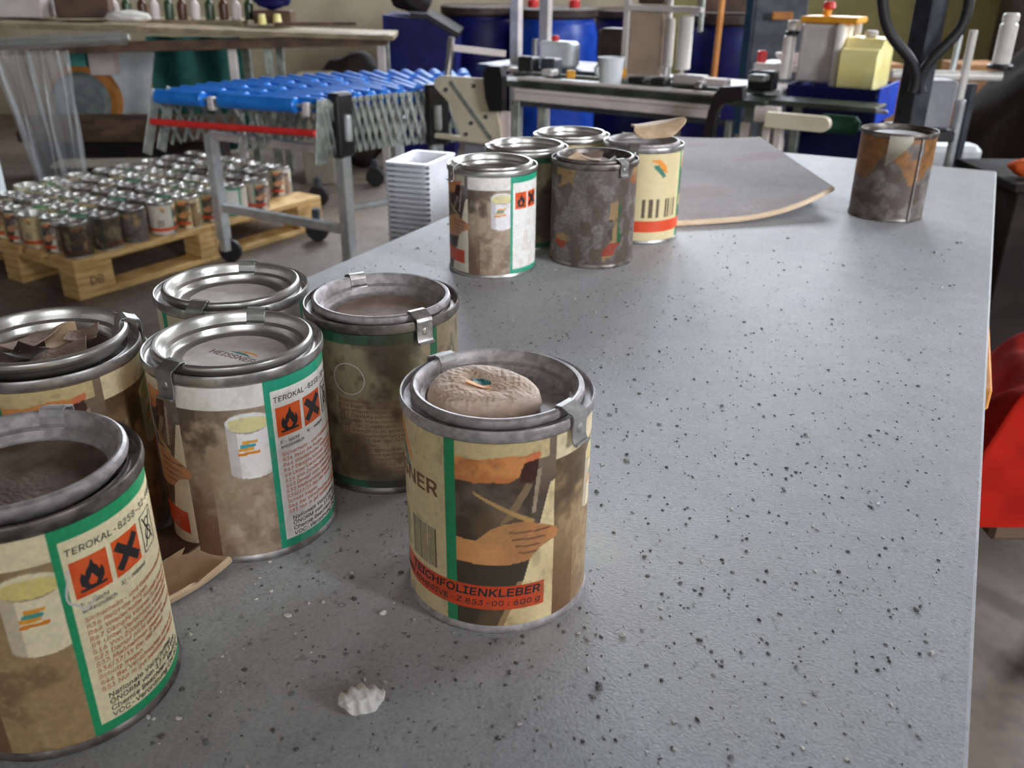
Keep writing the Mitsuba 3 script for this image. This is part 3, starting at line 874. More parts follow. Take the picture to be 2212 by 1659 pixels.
part(key, 'paper_scrap', thick(grid(flap, 12, 12), 0.0005), 'pale_plank', label='peeled grey label flap', to_world=world(0.5310, 1.2601, TZ))

# ------------------------------------------------------------------ the warped board at the far end of the table
def board(u, v):
    # u from the hidden left side to the curled right edge, v from the near edge to the far end
    nl, nr, fl, fr = (np.array(q) for q in ((0.215, 1.180), (0.463, 1.293), (0.225, 1.90), (0.478, 1.775)))
    x = (nl[0] * (1 - u) + nr[0] * u) * (1 - v) + (fl[0] * (1 - u) + fr[0] * u) * v
    y = (nl[1] * (1 - u) + nr[1] * u) * (1 - v) + (fl[1] * (1 - u) + fr[1] * u) * v
    bow = 0.020 * np.sin(np.clip(u, 0, 1) * PI) * (1 - v)
    lift = 0.020 * np.clip((u - 0.3) / 0.7, 0, 1) ** 2 + 0.004 * (1 - v) * u
    return x + bow * 0.4, y - bow, TZ + 0.008 + lift * (1 - 0.3 * v)


def board_col(p, n, uv):
    g = fbm(p.x * 9, p.y * 9, 2.0, 4)
    f = noise(p.x * 260, p.y * 260, 1.0)
    c = mix(lin((130, 123, 121)).tolist(), lin((147, 140, 138)).tolist(), smoothstep(0.3, 0.7, 0.7 * g + 0.3 * f))
    return mix(c, lin((132, 106, 104)).tolist(), 0.45 * smoothstep(0.56, 0.7, fbm(p.x * 7 + 3, p.y * 12, 5.0, 3)))


mat('dusty_board', proc(board_col), 0.7, spec=0.2)
mat('pale_edge', mottled((206, 180, 150), (220, 196, 168), 30.0), 0.6)  # paler tone along the board's front edge
bkey = thing('warped_board', 'dusty warped board with a curling rounded corner, lying at the far end of the table', 'board')
bm = grid(board, 48, 40)
if bm.face_normals[:, 2].mean() < 0:
    bm.invert()
part(bkey, 'panel', thick(bm, 0.007), 'dusty_board', smooth=35)
e = [np.array([*board(np.float64(u), np.float64(0.0))]) for u in np.linspace(0.0, 1.0, 30)]
ring = []
part(bkey, 'pale_edge', tube([q + [0, 0, -0.0035] - 0.0005 * np.r_[TD, 0] for q in e], 0.0039, 8), 'pale_edge', label='pale front edge')

# ------------------------------------------------------------------ scraps and grit on the table
def curl(u, v):
    # u across: flat, then rolled up into a lip; v along the lip
    w, R = 0.047 + 0.006 * np.sin(v * 3), 0.0070
    d = u * w
    a = np.clip((d - 0.55 * w) / R, 0, 1.45) + 0.0 * v
    x = np.minimum(d, 0.55 * w) + R * np.sin(a)
    return x - 0.030, 0.050 * (v - 0.5) + 0.004 * np.sin(u * 5), 0.0016 + R * (1 - np.cos(a)) + 0.003 * (1 - np.clip(u / 0.5, 0, 1)) ** 2 + 0.0015 * v


cm_ = grid(curl, 34, 20)
if cm_.face_normals[:, 2].sum() < 0:
    cm_.invert()
one('paper_curl', mv(thick(cm_, 0.0012), -0.1745, 0.3985, TZ + 0.0012, rz=math.radians(-34)), 'tan_paper', 'curled piece of tan cardboard lying between the two left front tins', 'cardboard', smooth=50)
one('paper_curl', mv(thick(grid(lambda u, v: (0.05 * (u - 0.5), 0.035 * (v - 0.5), 0.003 + 0.03 * (u - 0.4) ** 2 + 0.0 * v), 12, 8), 0.0012), -0.2045, 0.4350, TZ + 0.0012, rz=0.5), 'dark_wood', 'small dark brown torn flap behind the curled tan cardboard', 'cardboard', smooth=50)
mat('crumb_dark', mottled((82, 79, 79), (108, 105, 105), 200.0), 0.7)
mat('crumb_pale', mottled((176, 172, 168), (204, 200, 194), 200.0), 0.7)
mat('crumb_grey', mottled((124, 122, 122), (150, 148, 146), 200.0), 0.7)


mat('white_lump', mottled((212, 209, 203), (226, 223, 218), 200.0), 0.7)


def ridged():
    m = lump(1.0, 5, 0.3, 1.4, 4, (0.0105, 0.0068, 0.0055))
    v = m.vertices
    v[:, 2] += 0.0007 * np.sin(v[:, 0] * 1250 + v[:, 1] * 300)
    v[:, 1] += 0.0005 * np.sin(v[:, 0] * 1250 + 1)
    return m


one('plaster_lump', mv(ridged(), *(-0.0685, 0.3146), TZ + 0.0042, rz=0.3), 'white_lump', 'largest white ridged lump of debris on the front of the table', 'debris', smooth=50)
SPOTS = [(15, 'p'), (10, 'g'), (16, 'p'), (12, 'p'), (7, 'g'), (8, 'd'), (11, 'p'), (12, 'p'), (8, 'g'), (11, 'd'), (17, 'd'), (12, 'p'), (9, 'p'), (12, 'g'), (9, 'g'), (11, 'd'), (8, 'd'), (8, 'd'), (8, 'g'), (12, 'p'), (14, 'g'), (9, 'd'), (8, 'd'), (8, 'p'), (7, 'd'), (8, 'd'), (9, 'g'), (8, 'd'), (9, 'p'), (8, 'd'), (8, 'd'), (8, 'g'), (7, 'd'), (8, 'd'), (7, 'p'), (8, 'p'), (7, 'g'), (9, 'p'), (10, 'd'), (9, 'g'), (7, 'd'), (7, 'd'), (8, 'd'), (7, 'd'), (6, 'd'), (7, 'd'), (6, 'd'), (7, 'g'), (6, 'd'), (6, 'd'), (6, 'p'), (6, 'd'), (7, 'p'), (6, 'd'), (6, 'd')]
SPOTXY = [(-0.1185, 0.3776), (-0.0915, 0.3871), (-0.0680, 0.3805), (-0.1658, 0.3624), (-0.1645, 0.3988), (-0.1328, 0.3559), (-0.1664, 0.3064), (-0.1520, 0.3055), (-0.1396, 0.3012), (-0.1037, 0.3216), (0.0432, 0.3275), (0.0043, 0.3039), (0.0354, 0.3657), (0.0815, 0.5466), (0.0766, 0.6185), (0.0983, 0.3615), (0.0681, 0.3429), (0.0260, 0.3720), (0.2678, 0.5870), (0.2145, 0.3533), (0.2209, 0.3873), (0.0962, 0.4089), (0.1244, 0.4311), (0.1419, 0.4858), (0.1734, 0.4704), (0.1330, 0.3778), (0.1464, 0.3245), (0.1719, 0.3403), (0.0758, 0.3063), (0.0480, 0.2952), (-0.0260, 0.3316), (-0.0361, 0.3051), (-0.0507, 0.3408), (-0.0932, 0.3469), (-0.1422, 0.4099), (-0.1400, 0.4251), (-0.1095, 0.4167), (-0.0906, 0.4149), (-0.0941, 0.2884), (-0.0573, 0.2888), (0.1058, 0.3427), (0.1619, 0.4098), (0.2192, 0.4370), (0.0834, 0.4397), (0.1131, 0.4747), (0.1082, 0.5380), (0.1455, 0.5549), (0.1961, 0.6175), (0.2751, 0.7073), (0.1544, 0.6856), (0.1138, 0.9022), (0.1338, 0.7455), (0.5217, 1.0682), (0.5692, 1.1127), (0.1621, 0.8286)]
rng = np.random.default_rng(11)
CRUMB = [lump(1.0, k, 0.55, 1.6, 1) for k in range(8)]
for (s_, k_), (x, y) in zip(SPOTS, SPOTXY):
    L = s_ * 0.5 * math.hypot(x, y, CAM[2] - TZ) / 1923
    m = CRUMB[rng.integers(8)].copy()
    m.vertices = m.vertices * [L * 1.2, L * 0.75, L * 0.55]
    m = mv(m, x, y, TZ + L * 0.36, rz=rng.uniform(0, 6))
    one('crumb', m, {'p': 'crumb_pale', 'g': 'crumb_grey', 'd': 'crumb_dark'}[k_], {'p': 'pale crumb of dried plaster on the table', 'g': 'grey crumb of dried plaster on the table', 'd': 'dark grey crumb of debris on the table'}[k_], 'crumb', {'p': 'pale crumbs on the table', 'g': 'grey crumbs on the table', 'd': 'dark crumbs on the table'}[k_], smooth=50)
grit = {'crumb_dark': [], 'crumb_grey': [], 'crumb_pale': []}
g0 = trimesh.creation.icosahedron()
busy = [(-0.0074, 0.4152), (-0.1604, 0.4735), (-0.1889, 0.5693), (-0.0856, 0.5494), (-0.2644, 0.4645), (-0.2119, 0.3301), (-0.0239, 0.9988), (0.0935, 1.0391), (0.0159, 1.1066), (0.0768, 1.1952), (0.159, 1.145), (0.531, 1.2601)]
for k in range(4200):
    s, t = rng.uniform(0.3, 1.62), rng.uniform(0.02, TW - 0.02)
    s = 0.35 + 1.3 * rng.beta(2.2, 1.0)
    p = on_table(s, t)
    if any((p[0] - a) ** 2 + (p[1] - b) ** 2 < 0.053 ** 2 for a, b in busy):
        continue
    r = 0.0004 + 0.0016 * rng.beta(1, 4)
    m = g0.copy()
    m.vertices = m.vertices * (r * rng.uniform(0.6, 1.5, 3)) * [1, 1, 0.7] * rng.uniform(0.75, 1.2, (12, 1))
    grit[rng.choice(['crumb_dark', 'crumb_grey', 'crumb_pale'], p=[0.62, 0.2, 0.18])].append(mv(m, p[0], p[1], TZ + r * 0.3, rz=rng.uniform(0, 6)))
gk = tag(numbered('table_grit'), 'fine dark and pale grit strewn over the grey table top', 'grit', kind='stuff')
for bs, ms in grit.items():
    part(gk, 'grains', cat(*ms), bs, smooth=False)

# ------------------------------------------------------------------ low bench with a red jacket, right of the table
ck = thing('low_bench', 'low dark wooden bench under the red jacket, right of the table', 'bench')
SC = np.array([0.815, 1.140])
SR = 0.0
part(ck, 'seat', mv(bx(0.76, 0.34, 0.03, 0.006), SC[0] + 0.19, SC[1], 0.405), 'dark_wood', smooth=False)
for i in (0.16, 0.50):
    for j in (-0.12, 0.12):
        part(ck, 'leg', mv(bx(0.04, 0.04, 0.389, 0.004), SC[0] + i, SC[1] + j, 0.1945), 'dark_wood', smooth=False)


def jacket(u, v):
    x = (u - 0.5) * 0.50
    y = (v - 0.5) * 0.37
    e = np.clip(np.minimum(np.minimum(u, 1 - u), np.minimum(v, 1 - v)) / 0.16, 0, 1)
    h = 0.15 * e ** 0.4 * (0.75 + 0.5 * meshkit.fbm(np.stack([x * 9, y * 7, x * 0], -1), 3, 3))
    h -= 0.11 * np.exp(-((x + 0.155 - (y + 0.02) * 0.3) ** 2) / 0.0011) * e * smooth01(-0.10, 0.02, y)
    h += 0.07 * smooth01(-0.05, 0.2, x) * e
    return x, y, np.maximum(h, 0) + 0.001


jm = grid(jacket, 60, 60)
if jm.face_normals[:, 2].mean() < 0:
    jm.invert()
one('red_jacket', mv(thick(jm, 0.0008), SC[0], SC[1], 0.4215, rz=SR), 'red_cloth', 'crumpled bright red jacket lying on the low bench at the right edge', 'jacket', smooth=60)

# ------------------------------------------------------------------ the stack of white trays behind the table
TR = np.array([-0.1672, 1.62])
sk = thing('wooden_crate', 'wooden crate under the stack of white trays', 'crate')
for i, j in ((-1, 0), (1, 0), (0, -1), (0, 1)):
    for k in range(3):
        part(sk, 'board', mv(bx(0.30 if i == 0 else 0.015, 0.015 if i == 0 else 0.24, 0.142, 0.002), TR[0] - 0.05 + i * 0.15, TR[1] + 0.03 + j * 0.13, 0.075 + k * 0.155), 'pallet_wood', smooth=False)
part(sk, 'board', mv(bx(0.32, 0.28, 0.012, 0.002), TR[0] - 0.05, TR[1] + 0.03, 0.484), 'pallet_wood', smooth=False)


def tray_mesh(h=0.045):
    """An open tapered tray; its rim overhangs as a narrow lip along x and as a deep skirt along y."""
    w, d, r = 0.126, 0.084, 0.008
    def ringpts(ox, oy, n=4):
        a, b = w - 2 * ox, d - 2 * oy
        out = []
        for i, j in ((1, 1), (-1, 1), (-1, -1), (1, -1)):
            q = {(1, 1): 0, (-1, 1): 1, (-1, -1): 2, (1, -1): 3}[(i, j)]
            for k in range(n + 1):
                t = q * PI / 2 + k * PI / 2 / n
                out.append((i * (a / 2 - r) + r * math.cos(t), j * (b / 2 - r) + r * math.sin(t)))
        return np.array(out)
    sect = [(0.0255, 0.0215, 0), (0.0240, 0.0200, 0.002), (0.0110, 0.0070, h - 0.0038), (0.0, 0.0, h - 0.0038), (-0.0004, -0.0004, h - 0.003), (-0.0002, -0.0002, h - 0.0004), (0.0006, 0.0006, h), (0.0114, 0.0074, h), (0.0128, 0.0088, h - 0.004), (0.0254, 0.0214, 0.004), (0.0268, 0.0228, 0.003)]
    rings = [np.c_[ringpts(ox, oy), np.full(20, z)] for ox, oy, z in sect]
    n, m = 20, len(sect)
    v = np.vstack(rings + [[[0, 0, 0]], [[0, 0, 0.003]]])
    f = []
    for k in range(m - 1):
        for i in range(n):
            j = (i + 1) % n
            f += [(k * n + i, k * n + j, k * n + n + j), (k * n + i, k * n + n + j, k * n + n + i)]
    for i in range(n):
        j = (i + 1) % n
        f += [(m * n, j, i), (m * n + 1, (m - 1) * n + i, (m - 1) * n + j)]
    side = [mv(bx(w - 0.016, 0.0012, 0.0087, 0.0003), 0, s * (d / 2 - 0.0004), h - 0.0046) for s in (-1, 1)]
    return cat(trimesh.Trimesh(v, f, process=False), *side)


TRAY = mikit.ply(tray_mesh(), 'tray_white', smooth=35)
NT = 25
for k in range(NT):
    key = numbered('white_tray')
    scene[key] = {**TRAY, 'to_world': T().translate([TR[0], TR[1], 0.491 + k * 0.0092]).rotate([0, 0, 1], 70.0)}
    if k == NT - 1:
        tag(key, 'topmost open white plastic tray of the stack behind the table', 'tray', 'white plastic trays in the stack')
    else:
        n = NT - k
        tag(key, 'white plastic tray, %s from the top of the stack behind the table' % (ORD[n] if n < len(ORD) else 'twenty-fourth' if n == 24 else 'lowest, twenty-fifth'), 'tray', 'white plastic trays in the stack')

# ------------------------------------------------------------------ the pallet with rows of tins
PO = np.array([-1.506, 2.93])
PU = np.array([0.54, 0.842])          # long side
PV = np.array([-0.842, 0.54])         # short side
PA = math.atan2(PU[1], PU[0])


def on_pallet(a, b):
    return PO + PU * a + PV * b


pk = thing('wooden_pallet', 'pale wooden pallet on the floor loaded with rows of small tins', 'pallet')


def pbox(name, a, b, z, la, lb, lz, label=None):
    q = on_pallet(a, b)
    return part(pk, name, mv(bx(la, lb, lz, 0.003), q[0], q[1], z, rz=PA), 'pallet_wood', smooth=False, label=label)


for b in (0.05, 0.40, 0.75):
    pbox('skid', 0.6, b, 0.011, 1.2, 0.10, 0.022)
    for a in (0.0725, 0.6, 1.1275):
        pbox('block', a, b, 0.0615, 0.145, 0.10, 0.078)
for a in (0.0725, 0.6, 1.1275):
    pbox('stringer', a, 0.4, 0.111, 0.145, 0.8, 0.02)
for b, w in ((0.0725, 0.145), (0.24, 0.10), (0.40, 0.145), (0.56, 0.10), (0.7275, 0.145)):
    pbox('deck_board', 0.6, b, 0.1325, 1.2, w, 0.022)
q = on_pallet(0.0725, 0.0)
stamp = upright(meshkit.text_mesh('DB', 0.03, 0.0012))
stamp.apply_translation([-0.025, 0, -0.012])
part(pk + '__block_001' if False else pk, 'stamp', mv(stamp, q[0] - PV[0] * 0.0003, q[1] - PV[1] * 0.0003, 0.058, rz=PA), 'dark_wood', smooth=False, label='dark branded stamp')

mini = []
for st, sd, body in (('white', 31, 'tin_worn'), ('cream', 32, 'tin'), ('bare', 33, 'tin_grimy'), ('soot', 34, 'tin_worn'), ('gold', 35, 'tin')):
    m, col = label_mesh(st, sd, 72, 26)
    mini.append((mikit.ply(m, 'print_worn', smooth=True, color=col), mikit.ply(lathe(mmk(BODY), 32), body, smooth=40), mikit.ply(lathe(mmk(LID), 32), 'tin_worn' if st in ('bare', 'soot') else 'tin', smooth=40)))
rng = np.random.default_rng(21)
KIND = ['white panelled', 'cream labelled', 'burnt dark', 'scorched brown', 'browned photo']
for i in range(10):
    for j in range(7):
        if (i, j) in ((0, 6), (1, 6), (9, 0), (8, 0)):
            continue
        a = 0.062 + i * 0.1185 + rng.uniform(-0.006, 0.006)
        b = 0.060 + j * 0.1130 + rng.uniform(-0.004, 0.004)
        k = rng.choice(5, p=[0.26, 0.2, 0.2, 0.18, 0.16])
        q = on_pallet(a, b)
        key = thing('pallet_tin', '%s tin on the pallet, %s row back, %s in from the right' % (KIND[k], ORD[i + 1], ORD[j + 1]), 'tin', 'tins on the pallet')
        W = world(q[0], q[1], 0.1435, rng.uniform(0, 360))
        part_ref(key, 'label', mini[k][0], W)
        part_ref(key, 'can', mini[k][1], W)
        if rng.random() < 0.85:
            part_ref(key, 'lid', mini[k][2], W)

# ------------------------------------------------------------------ the curved expanding roller conveyor
CO = np.array([-0.09, 2.79])
R0_, R1_ = 0.57, 1.22
ZA = 0.655


def polar(r, deg, z):
    t = math.radians(deg)
    return np.array([CO[0] + r * math.cos(t), CO[1] + r * math.sin(t), z])


kv = thing('roller_conveyor', 'curved expanding conveyor with bright blue rollers and zinc scissor links on a wheeled frame', 'conveyor')
NAX = 23
ANG = [160.0 - 2.9 * k for k in range(NAX)]
for k, a in enumerate(ANG):
    part(kv, 'axle', rod(polar(R0_ - 0.01, a, ZA), polar(R1_ + 0.01, a, ZA), 0.006, 8), 'zinc_dull')
    segs = ((0.0, 0.30), (0.40, 0.86)) if k % 2 == 0 else ((0.02, 0.52), (0.60, 0.98))
    for s0, s1 in segs:
        ra, rb = R1_ - (R1_ - R0_) * s0, R1_ - (R1_ - R0_) * s1
        part(kv, 'roller', rod(polar(ra, a, ZA), polar(rb, a, ZA), 0.025, 20), 'roller_blue', smooth=40, label='bright blue plastic roller')
    for f in ((0.35, 0.92) if k % 2 == 0 else (0.56,)):
        r = R1_ - (R1_ - R0_) * f
        q = polar(r, a, ZA - 0.012)
        part(kv, 'bearing', mv(bx(0.026, 0.03, 0.045, 0.005), *q, rz=math.radians(a)), 'grey_white', smooth=False)
for k in range(NAX - 1):
    for r, off in ((R0_, 0.0), (R1_, 0.0), ((R0_ + R1_) / 2, 0.0)):
        a, b = ANG[k], ANG[k + 1]
        lo, hi = 0.485, ZA + 0.012
        d = 0.95
        part(kv, 'link', beam(polar(r - 0.004, a + d, hi), polar(r - 0.004, b - d, lo), 0.004, 0.013, 0.001), 'zinc_dull', smooth=False)
        part(kv, 'link', beam(polar(r + 0.004, b - d, hi), polar(r + 0.004, a + d, lo), 0.004, 0.013, 0.001), 'zinc_dull', smooth=False)
for k in (0, 1):
    pass
# broad end links hanging at the near end
for r in (R0_, R1_):
    for a0_, a1_ in ((160.0, 164.5), (156.5, 161.0)):
        part(kv, 'end_link', beam(polar(r, a0_, ZA + 0.02), polar(r, a1_, 0.475), 0.005, 0.045, 0.001), 'zinc_dull', smooth=False)
part(kv, 'red_bar', rod(polar(R1_, 162.4, 0.578), polar(R0_, 164.6, 0.578), 0.0115, 12), 'red_paint', label='red push bar across the near end')
for a, fr in ((150.0, True), (110.0, True)):
    ends = [polar(R1_ - 0.02, a, 0), polar(R0_ + 0.0, a, 0)]
    for e_ in ends:
        part(kv, 'leg', mv(bx(0.042, 0.042, 0.40, 0.004), e_[0], e_[1], 0.30, rz=math.radians(a)), 'zinc', smooth=False)
        part(kv, 'inner_leg', mv(bx(0.032, 0.032, 0.30, 0.003), e_[0], e_[1], 0.20, rz=math.radians(a)), 'zinc', smooth=False)
    part(kv, 'cross_bar', beam(ends[0] + [0, 0, 0.225], ends[1] + [0, 0, 0.225], 0.03), 'zinc', smooth=False)
    part(kv, 'cross_bar', beam(ends[0] + [0, 0, 0.495], ends[1] + [0, 0, 0.495], 0.028), 'alu', smooth=False)
    e_ = ends[1]
    br = part(kv, 'bracket', mv(rbox(0.05, 0.085, 0.21, 0.015), e_[0] + 0.004, e_[1], 0.585, rz=math.radians(a)), 'black_plastic', label='black leg bracket')
    o = polar(R0_ - 0.032, a, 0.60)
    part(br, 'slider', mv(lathe([(0, 0), (0.012, 0), (0.014, 0.01), (0.014, 0.075), (0.012, 0.085), (0, 0.085)], 16), o[0], o[1], 0.535), 'zinc')
    for e_ in ends:
        part(kv, 'caster', mv(lathe([(0, -0.014), (0.040, -0.014), (0.045, -0.009), (0.045, 0.009), (0.040, 0.014), (0, 0.014)], 20), 0, 0, 0, rx=PI / 2).apply_translation([e_[0] + 0.02, e_[1] + 0.02, 0.047]) if False else mv(mv(lathe([(0, -0.014), (0.040, -0.014), (0.045, -0.009), (0.045, 0.009), (0.040, 0.014), (0, 0.014)], 20), rx=PI / 2), e_[0] + 0.012, e_[1] + 0.02, 0.046), 'black_rubber', label='black caster wheel')
b0, b1 = polar(R0_, 150, 0.30), polar(R0_, 110, 0.30)
part(kv, 'brace', rod(b0, b1, 0.013, 12), 'zinc')
for (x, y), w_ in zip(((-0.836, 3.721), (-0.954, 4.334), (-0.741, 4.785)), ('nearest', 'middle', 'farthest')):
    ck2 = thing('caster_wheel', 'small black caster wheel under the blue roller conveyor, %s of three' % w_, 'caster wheel', 'loose casters under the conveyor')
    part(ck2, 'wheel', mv(mv(lathe([(0, -0.016), (0.044, -0.016), (0.05, -0.010), (0.05, 0.010), (0.044, 0.016), (0, 0.016)], 20), rx=PI / 2), x, y, 0.05), 'black_rubber')
    part(ck2, 'fork', mv(bx(0.03, 0.045, 0.05, 0.004), x, y, 0.115), 'dark_steel', smooth=False)

# ------------------------------------------------------------------ the labelling machine and what stands on it
MO = np.array([-0.0344, 3.0788])
MK, MZ = 0.86, 0.149                 # the machine is drawn in units of 0.86 m, its zero height at 0.149 m
ZF = -MZ / MK
MU = np.array([0.8386, -0.5447])
MN = np.array([0.5447, 0.8386])
MA = math.atan2(MU[1], MU[0])


def mp(a, b, z):
    return np.array([*(MO + MK * (MU * a + MN * b)), MZ + MK * z])


def mput(m, a, b, z, rz=0.0):
    m = m.copy()
    m.vertices = m.vertices * MK
    return mv(m, *mp(a, b, z), rz=rz)


def mbox(a0, a1, b0, b1, z0, z1, ch=0.003):
    return mput(bx(a1 - a0, b1 - b0, z1 - z0, ch), (a0 + a1) / 2, (b0 + b1) / 2, (z0 + z1) / 2, MA)


def mcyl(a, b, z0, z1, r, n=24, r1=None):
    h = z1 - z0
    r1 = r if r1 is None else r1
    c = min(0.004, h * 0.2, r * 0.3)
    return mput(lathe([(0, 0), (r - c, 0), (r, c), (r1, h - c), (r1 - c, h), (0, h)], n), a, b, z0)


def mplate(poly, b, t):
    """A plate drawn in (a, z), standing in the machine's front plane at depth b, t thick."""
    m = upright(prism(poly, t))
    return mput(m, 0, b, 0, MA)


lk = thing('labelling_machine', 'long conveyor machine with pale metal profiles, black clamps and cream end plates behind the table', 'machine')
part(lk, 'profile', mbox(0.045, 0.86, 0.0, 0.04, 0.607, 0.636), 'alu', smooth=False)
part(lk, 'profile', mbox(0.045, 0.86, -0.004, 0.04, 0.638, 0.652), 'alu', smooth=False)
part(lk, 'profile', mbox(0.99, 1.07, -0.004, 0.04, 0.612, 0.662), 'alu', smooth=False)
part(lk, 'lower_rail', mbox(0.03, 0.90, 0.005, 0.035, 0.588, 0.603), 'dark_steel', smooth=False)
part(lk, 'belt_edge', mbox(-0.06, 1.02, 0.012, 0.05, 0.654, 0.676), 'dark_green', smooth=False)
part(lk, 'belt', mbox(-0.10, 1.36, 0.05, 0.20, 0.664, 0.678), 'dark_green', smooth=False)
part(lk, 'side_rail', mbox(0.04, 0.90, 0.03, 0.05, 0.678, 0.690), 'alu', smooth=False)
part(lk, 'side_rail', mbox(0.90, 1.39, 0.07, 0.09, 0.661, 0.671), 'alu', smooth=False)
part(lk, 'side_rail', mbox(-0.10, 0.95, 0.205, 0.225, 0.664, 0.690), 'zinc_dull', smooth=False)
part(lk, 'base_plate', mbox(0.30, 1.0, 0.225, 0.48, 0.672, 0.690), 'grey_white', smooth=False)
part(lk, 'end_plate', mplate([(-0.295, 0.655), (-0.285, 0.672), (-0.262, 0.682), (-0.245, 0.684), (-0.038, 0.684), (-0.035, 0.66), (0.004, 0.578), (0.028, 0.452), (-0.163, 0.448), (-0.225, 0.585), (-0.29, 0.635)], -0.045, 0.012), 'cream_paint', smooth=False, label='cream end plate')
part(lk, 'slot', beam(mp(-0.215, -0.0585, 0.665), mp(-0.020, -0.0585, 0.462), 0.004, 0.015), 'zinc_dull', smooth=False)
for a, z in ((-0.235, 0.632), (-0.115, 0.515), (-0.045, 0.545), (-0.10, 0.655), (-0.14, 0.47)):
    part(lk, 'bolt', mput(mv(lathe([(0, 0), (0.008, 0), (0.008, 0.005), (0, 0.006)], 12), rx=PI / 2), a, -0.0565, z, MA), 'dark_steel')
part(lk, 'foot_bar', mbox(-0.30, 0.06, -0.06, -0.035, 0.440, 0.458), 'cream_paint', smooth=False)
part(lk, 'motor_box', mbox(-0.17, -0.06, -0.03, 0.1, 0.30, 0.438), 'grey_bin', smooth=False)
part(lk, 'cover_plate', mbox(0.0, 0.046, -0.03, -0.02, 0.40, 0.568), 'pink_white', smooth=False)
part(lk, 'clamp', mplate([(-0.040, 0.705), (-0.02, 0.735), (0.035, 0.735), (0.046, 0.70), (0.046, 0.575), (-0.012, 0.572), (-0.030, 0.62)], -0.05, 0.035), 'black_plastic', smooth=False, label='black clamp')
part(lk, 'clamp', mplate([(0.858, 0.550), (0.868, 0.64), (0.884, 0.700), (0.905, 0.724), (0.975, 0.732), (0.982, 0.690), (0.912, 0.672), (0.896, 0.640), (0.890, 0.550)], -0.06, 0.04), 'black_plastic', smooth=False, label='black clamp')
for a, w in ((0.055, 0.028), (0.905, 0.022), (0.962, 0.03), (1.075, 0.03)):
    part(lk, 'leg', mbox(a - w / 2, a + w / 2, 0.0, 0.03, ZF, 0.606), 'alu' if a > 0.95 else 'zinc_dull', smooth=False)
    part(lk, 'leg', mbox(a - w / 2, a + w / 2, 0.19, 0.22, ZF, 0.662), 'zinc_dull', smooth=False)
part(lk, 'cross_plate', mbox(0.92, 1.09, 0.03, 0.045, 0.30, 0.56), 'grey_white', smooth=False)
arm = prism(sbox(1.056, 0.612, 1.235, 0.656).buffer(0.001).union(Point(1.235, 0.634).buffer(0.0225)), 0.03)
part(lk, 'guide_arm', mput(upright(arm), 0, -0.05, 0, MA), 'cream_paint', smooth=25, label='cream arm with a rounded end')
part(lk, 'guide_belt', mbox(1.20, 1.33, -0.02, 0.03, 0.600, 0.655, 0.02), 'green_belt', smooth=False)
for a in (1.045, 1.085):
    part(lk, 'strut', mbox(a - 0.012, a + 0.012, -0.03, -0.006, 0.3, 0.61), 'alu', smooth=False)
for a, b in ((-0.335, 0.6), (-0.183, 0.6)):
    part(lk, 'post', mbox(a - 0.022, a + 0.022, b - 0.02, b + 0.02, ZF, 1.5), 'grey_white', smooth=False)
part(lk, 'bench_top', mbox(-0.45, 0.30, 0.45, 0.85, 0.655, 0.68), 'dark_steel', smooth=False)
for q in ((-0.233, 3.350, 0.796), ):
    pass
ga, gb = np.array((-0.222, 3.350, 0.845)), np.array((-0.241, 3.350, 0.740))
part(lk, 'guide_post', rod([gb[0], gb[1], 0.70], [ga[0], ga[1], ga[2]], 0.012, 12), 'chrome')
gc = np.array((-0.082, 3.350, 0.791))
part(lk, 'guide_rail', beam([ga[0], ga[1], ga[2] - 0.035], [gc[0] + 0.05, gc[1], gc[2]], 0.012, 0.022), 'alu', smooth=False)
gd = np.array((0.071, 3.350, 0.832))
part(lk, 'guide_post', rod([gd[0], gd[1], gd[2] - 0.06], [gd[0], gd[1], gd[2] + 0.01], 0.011, 12), 'chrome')
# sensor clutter on the rails
rng = np.random.default_rng(8)
for a0_, a1_, b0_, z0_, z1_, bs in ((-0.02, 0.05, 0.12, 0.70, 0.755, 'black_plastic'), (0.06, 0.13, 0.16, 0.69, 0.75, 'dark_steel'), (0.10, 0.15, 0.10, 0.69, 0.715, 'grey_white'), (-0.10, -0.02, 0.16, 0.69, 0.705, 'alu'), (0.47, 0.54, 0.10, 0.690, 0.712, 'black_plastic'), (0.56, 0.62, 0.10, 0.690, 0.714, 'black_plastic'), (0.62, 0.74, 0.16, 0.690, 0.725, 'grey_white'), (0.75, 0.83, 0.14, 0.690, 0.72, 'pink_white'), (0.74, 0.77, 0.07, 0.69, 0.715, 'chrome'), (0.78, 0.83, 0.07, 0.678, 0.70, 'dark_green'), (0.90, 0.99, 0.16, 0.69, 0.755, 'black_plastic'), (0.92, 0.98, 0.10, 0.725, 0.748, 'zinc_dull')):
    part(lk, 'fitting', mbox(a0_, a1_, b0_, b0_ + 0.06, z0_, z1_, 0.006), bs, smooth=False)
part(lk, 'knob', mput(rbox(0.03, 0.03, 0.04, 0.008), 0.895, 0.30, 0.79), 'red_paint', label='red knob')
part(lk, 'knob', mput(rbox(0.035, 0.03, 0.03, 0.008), 0.235, 0.10, 0.705), 'amber', label='amber knob')

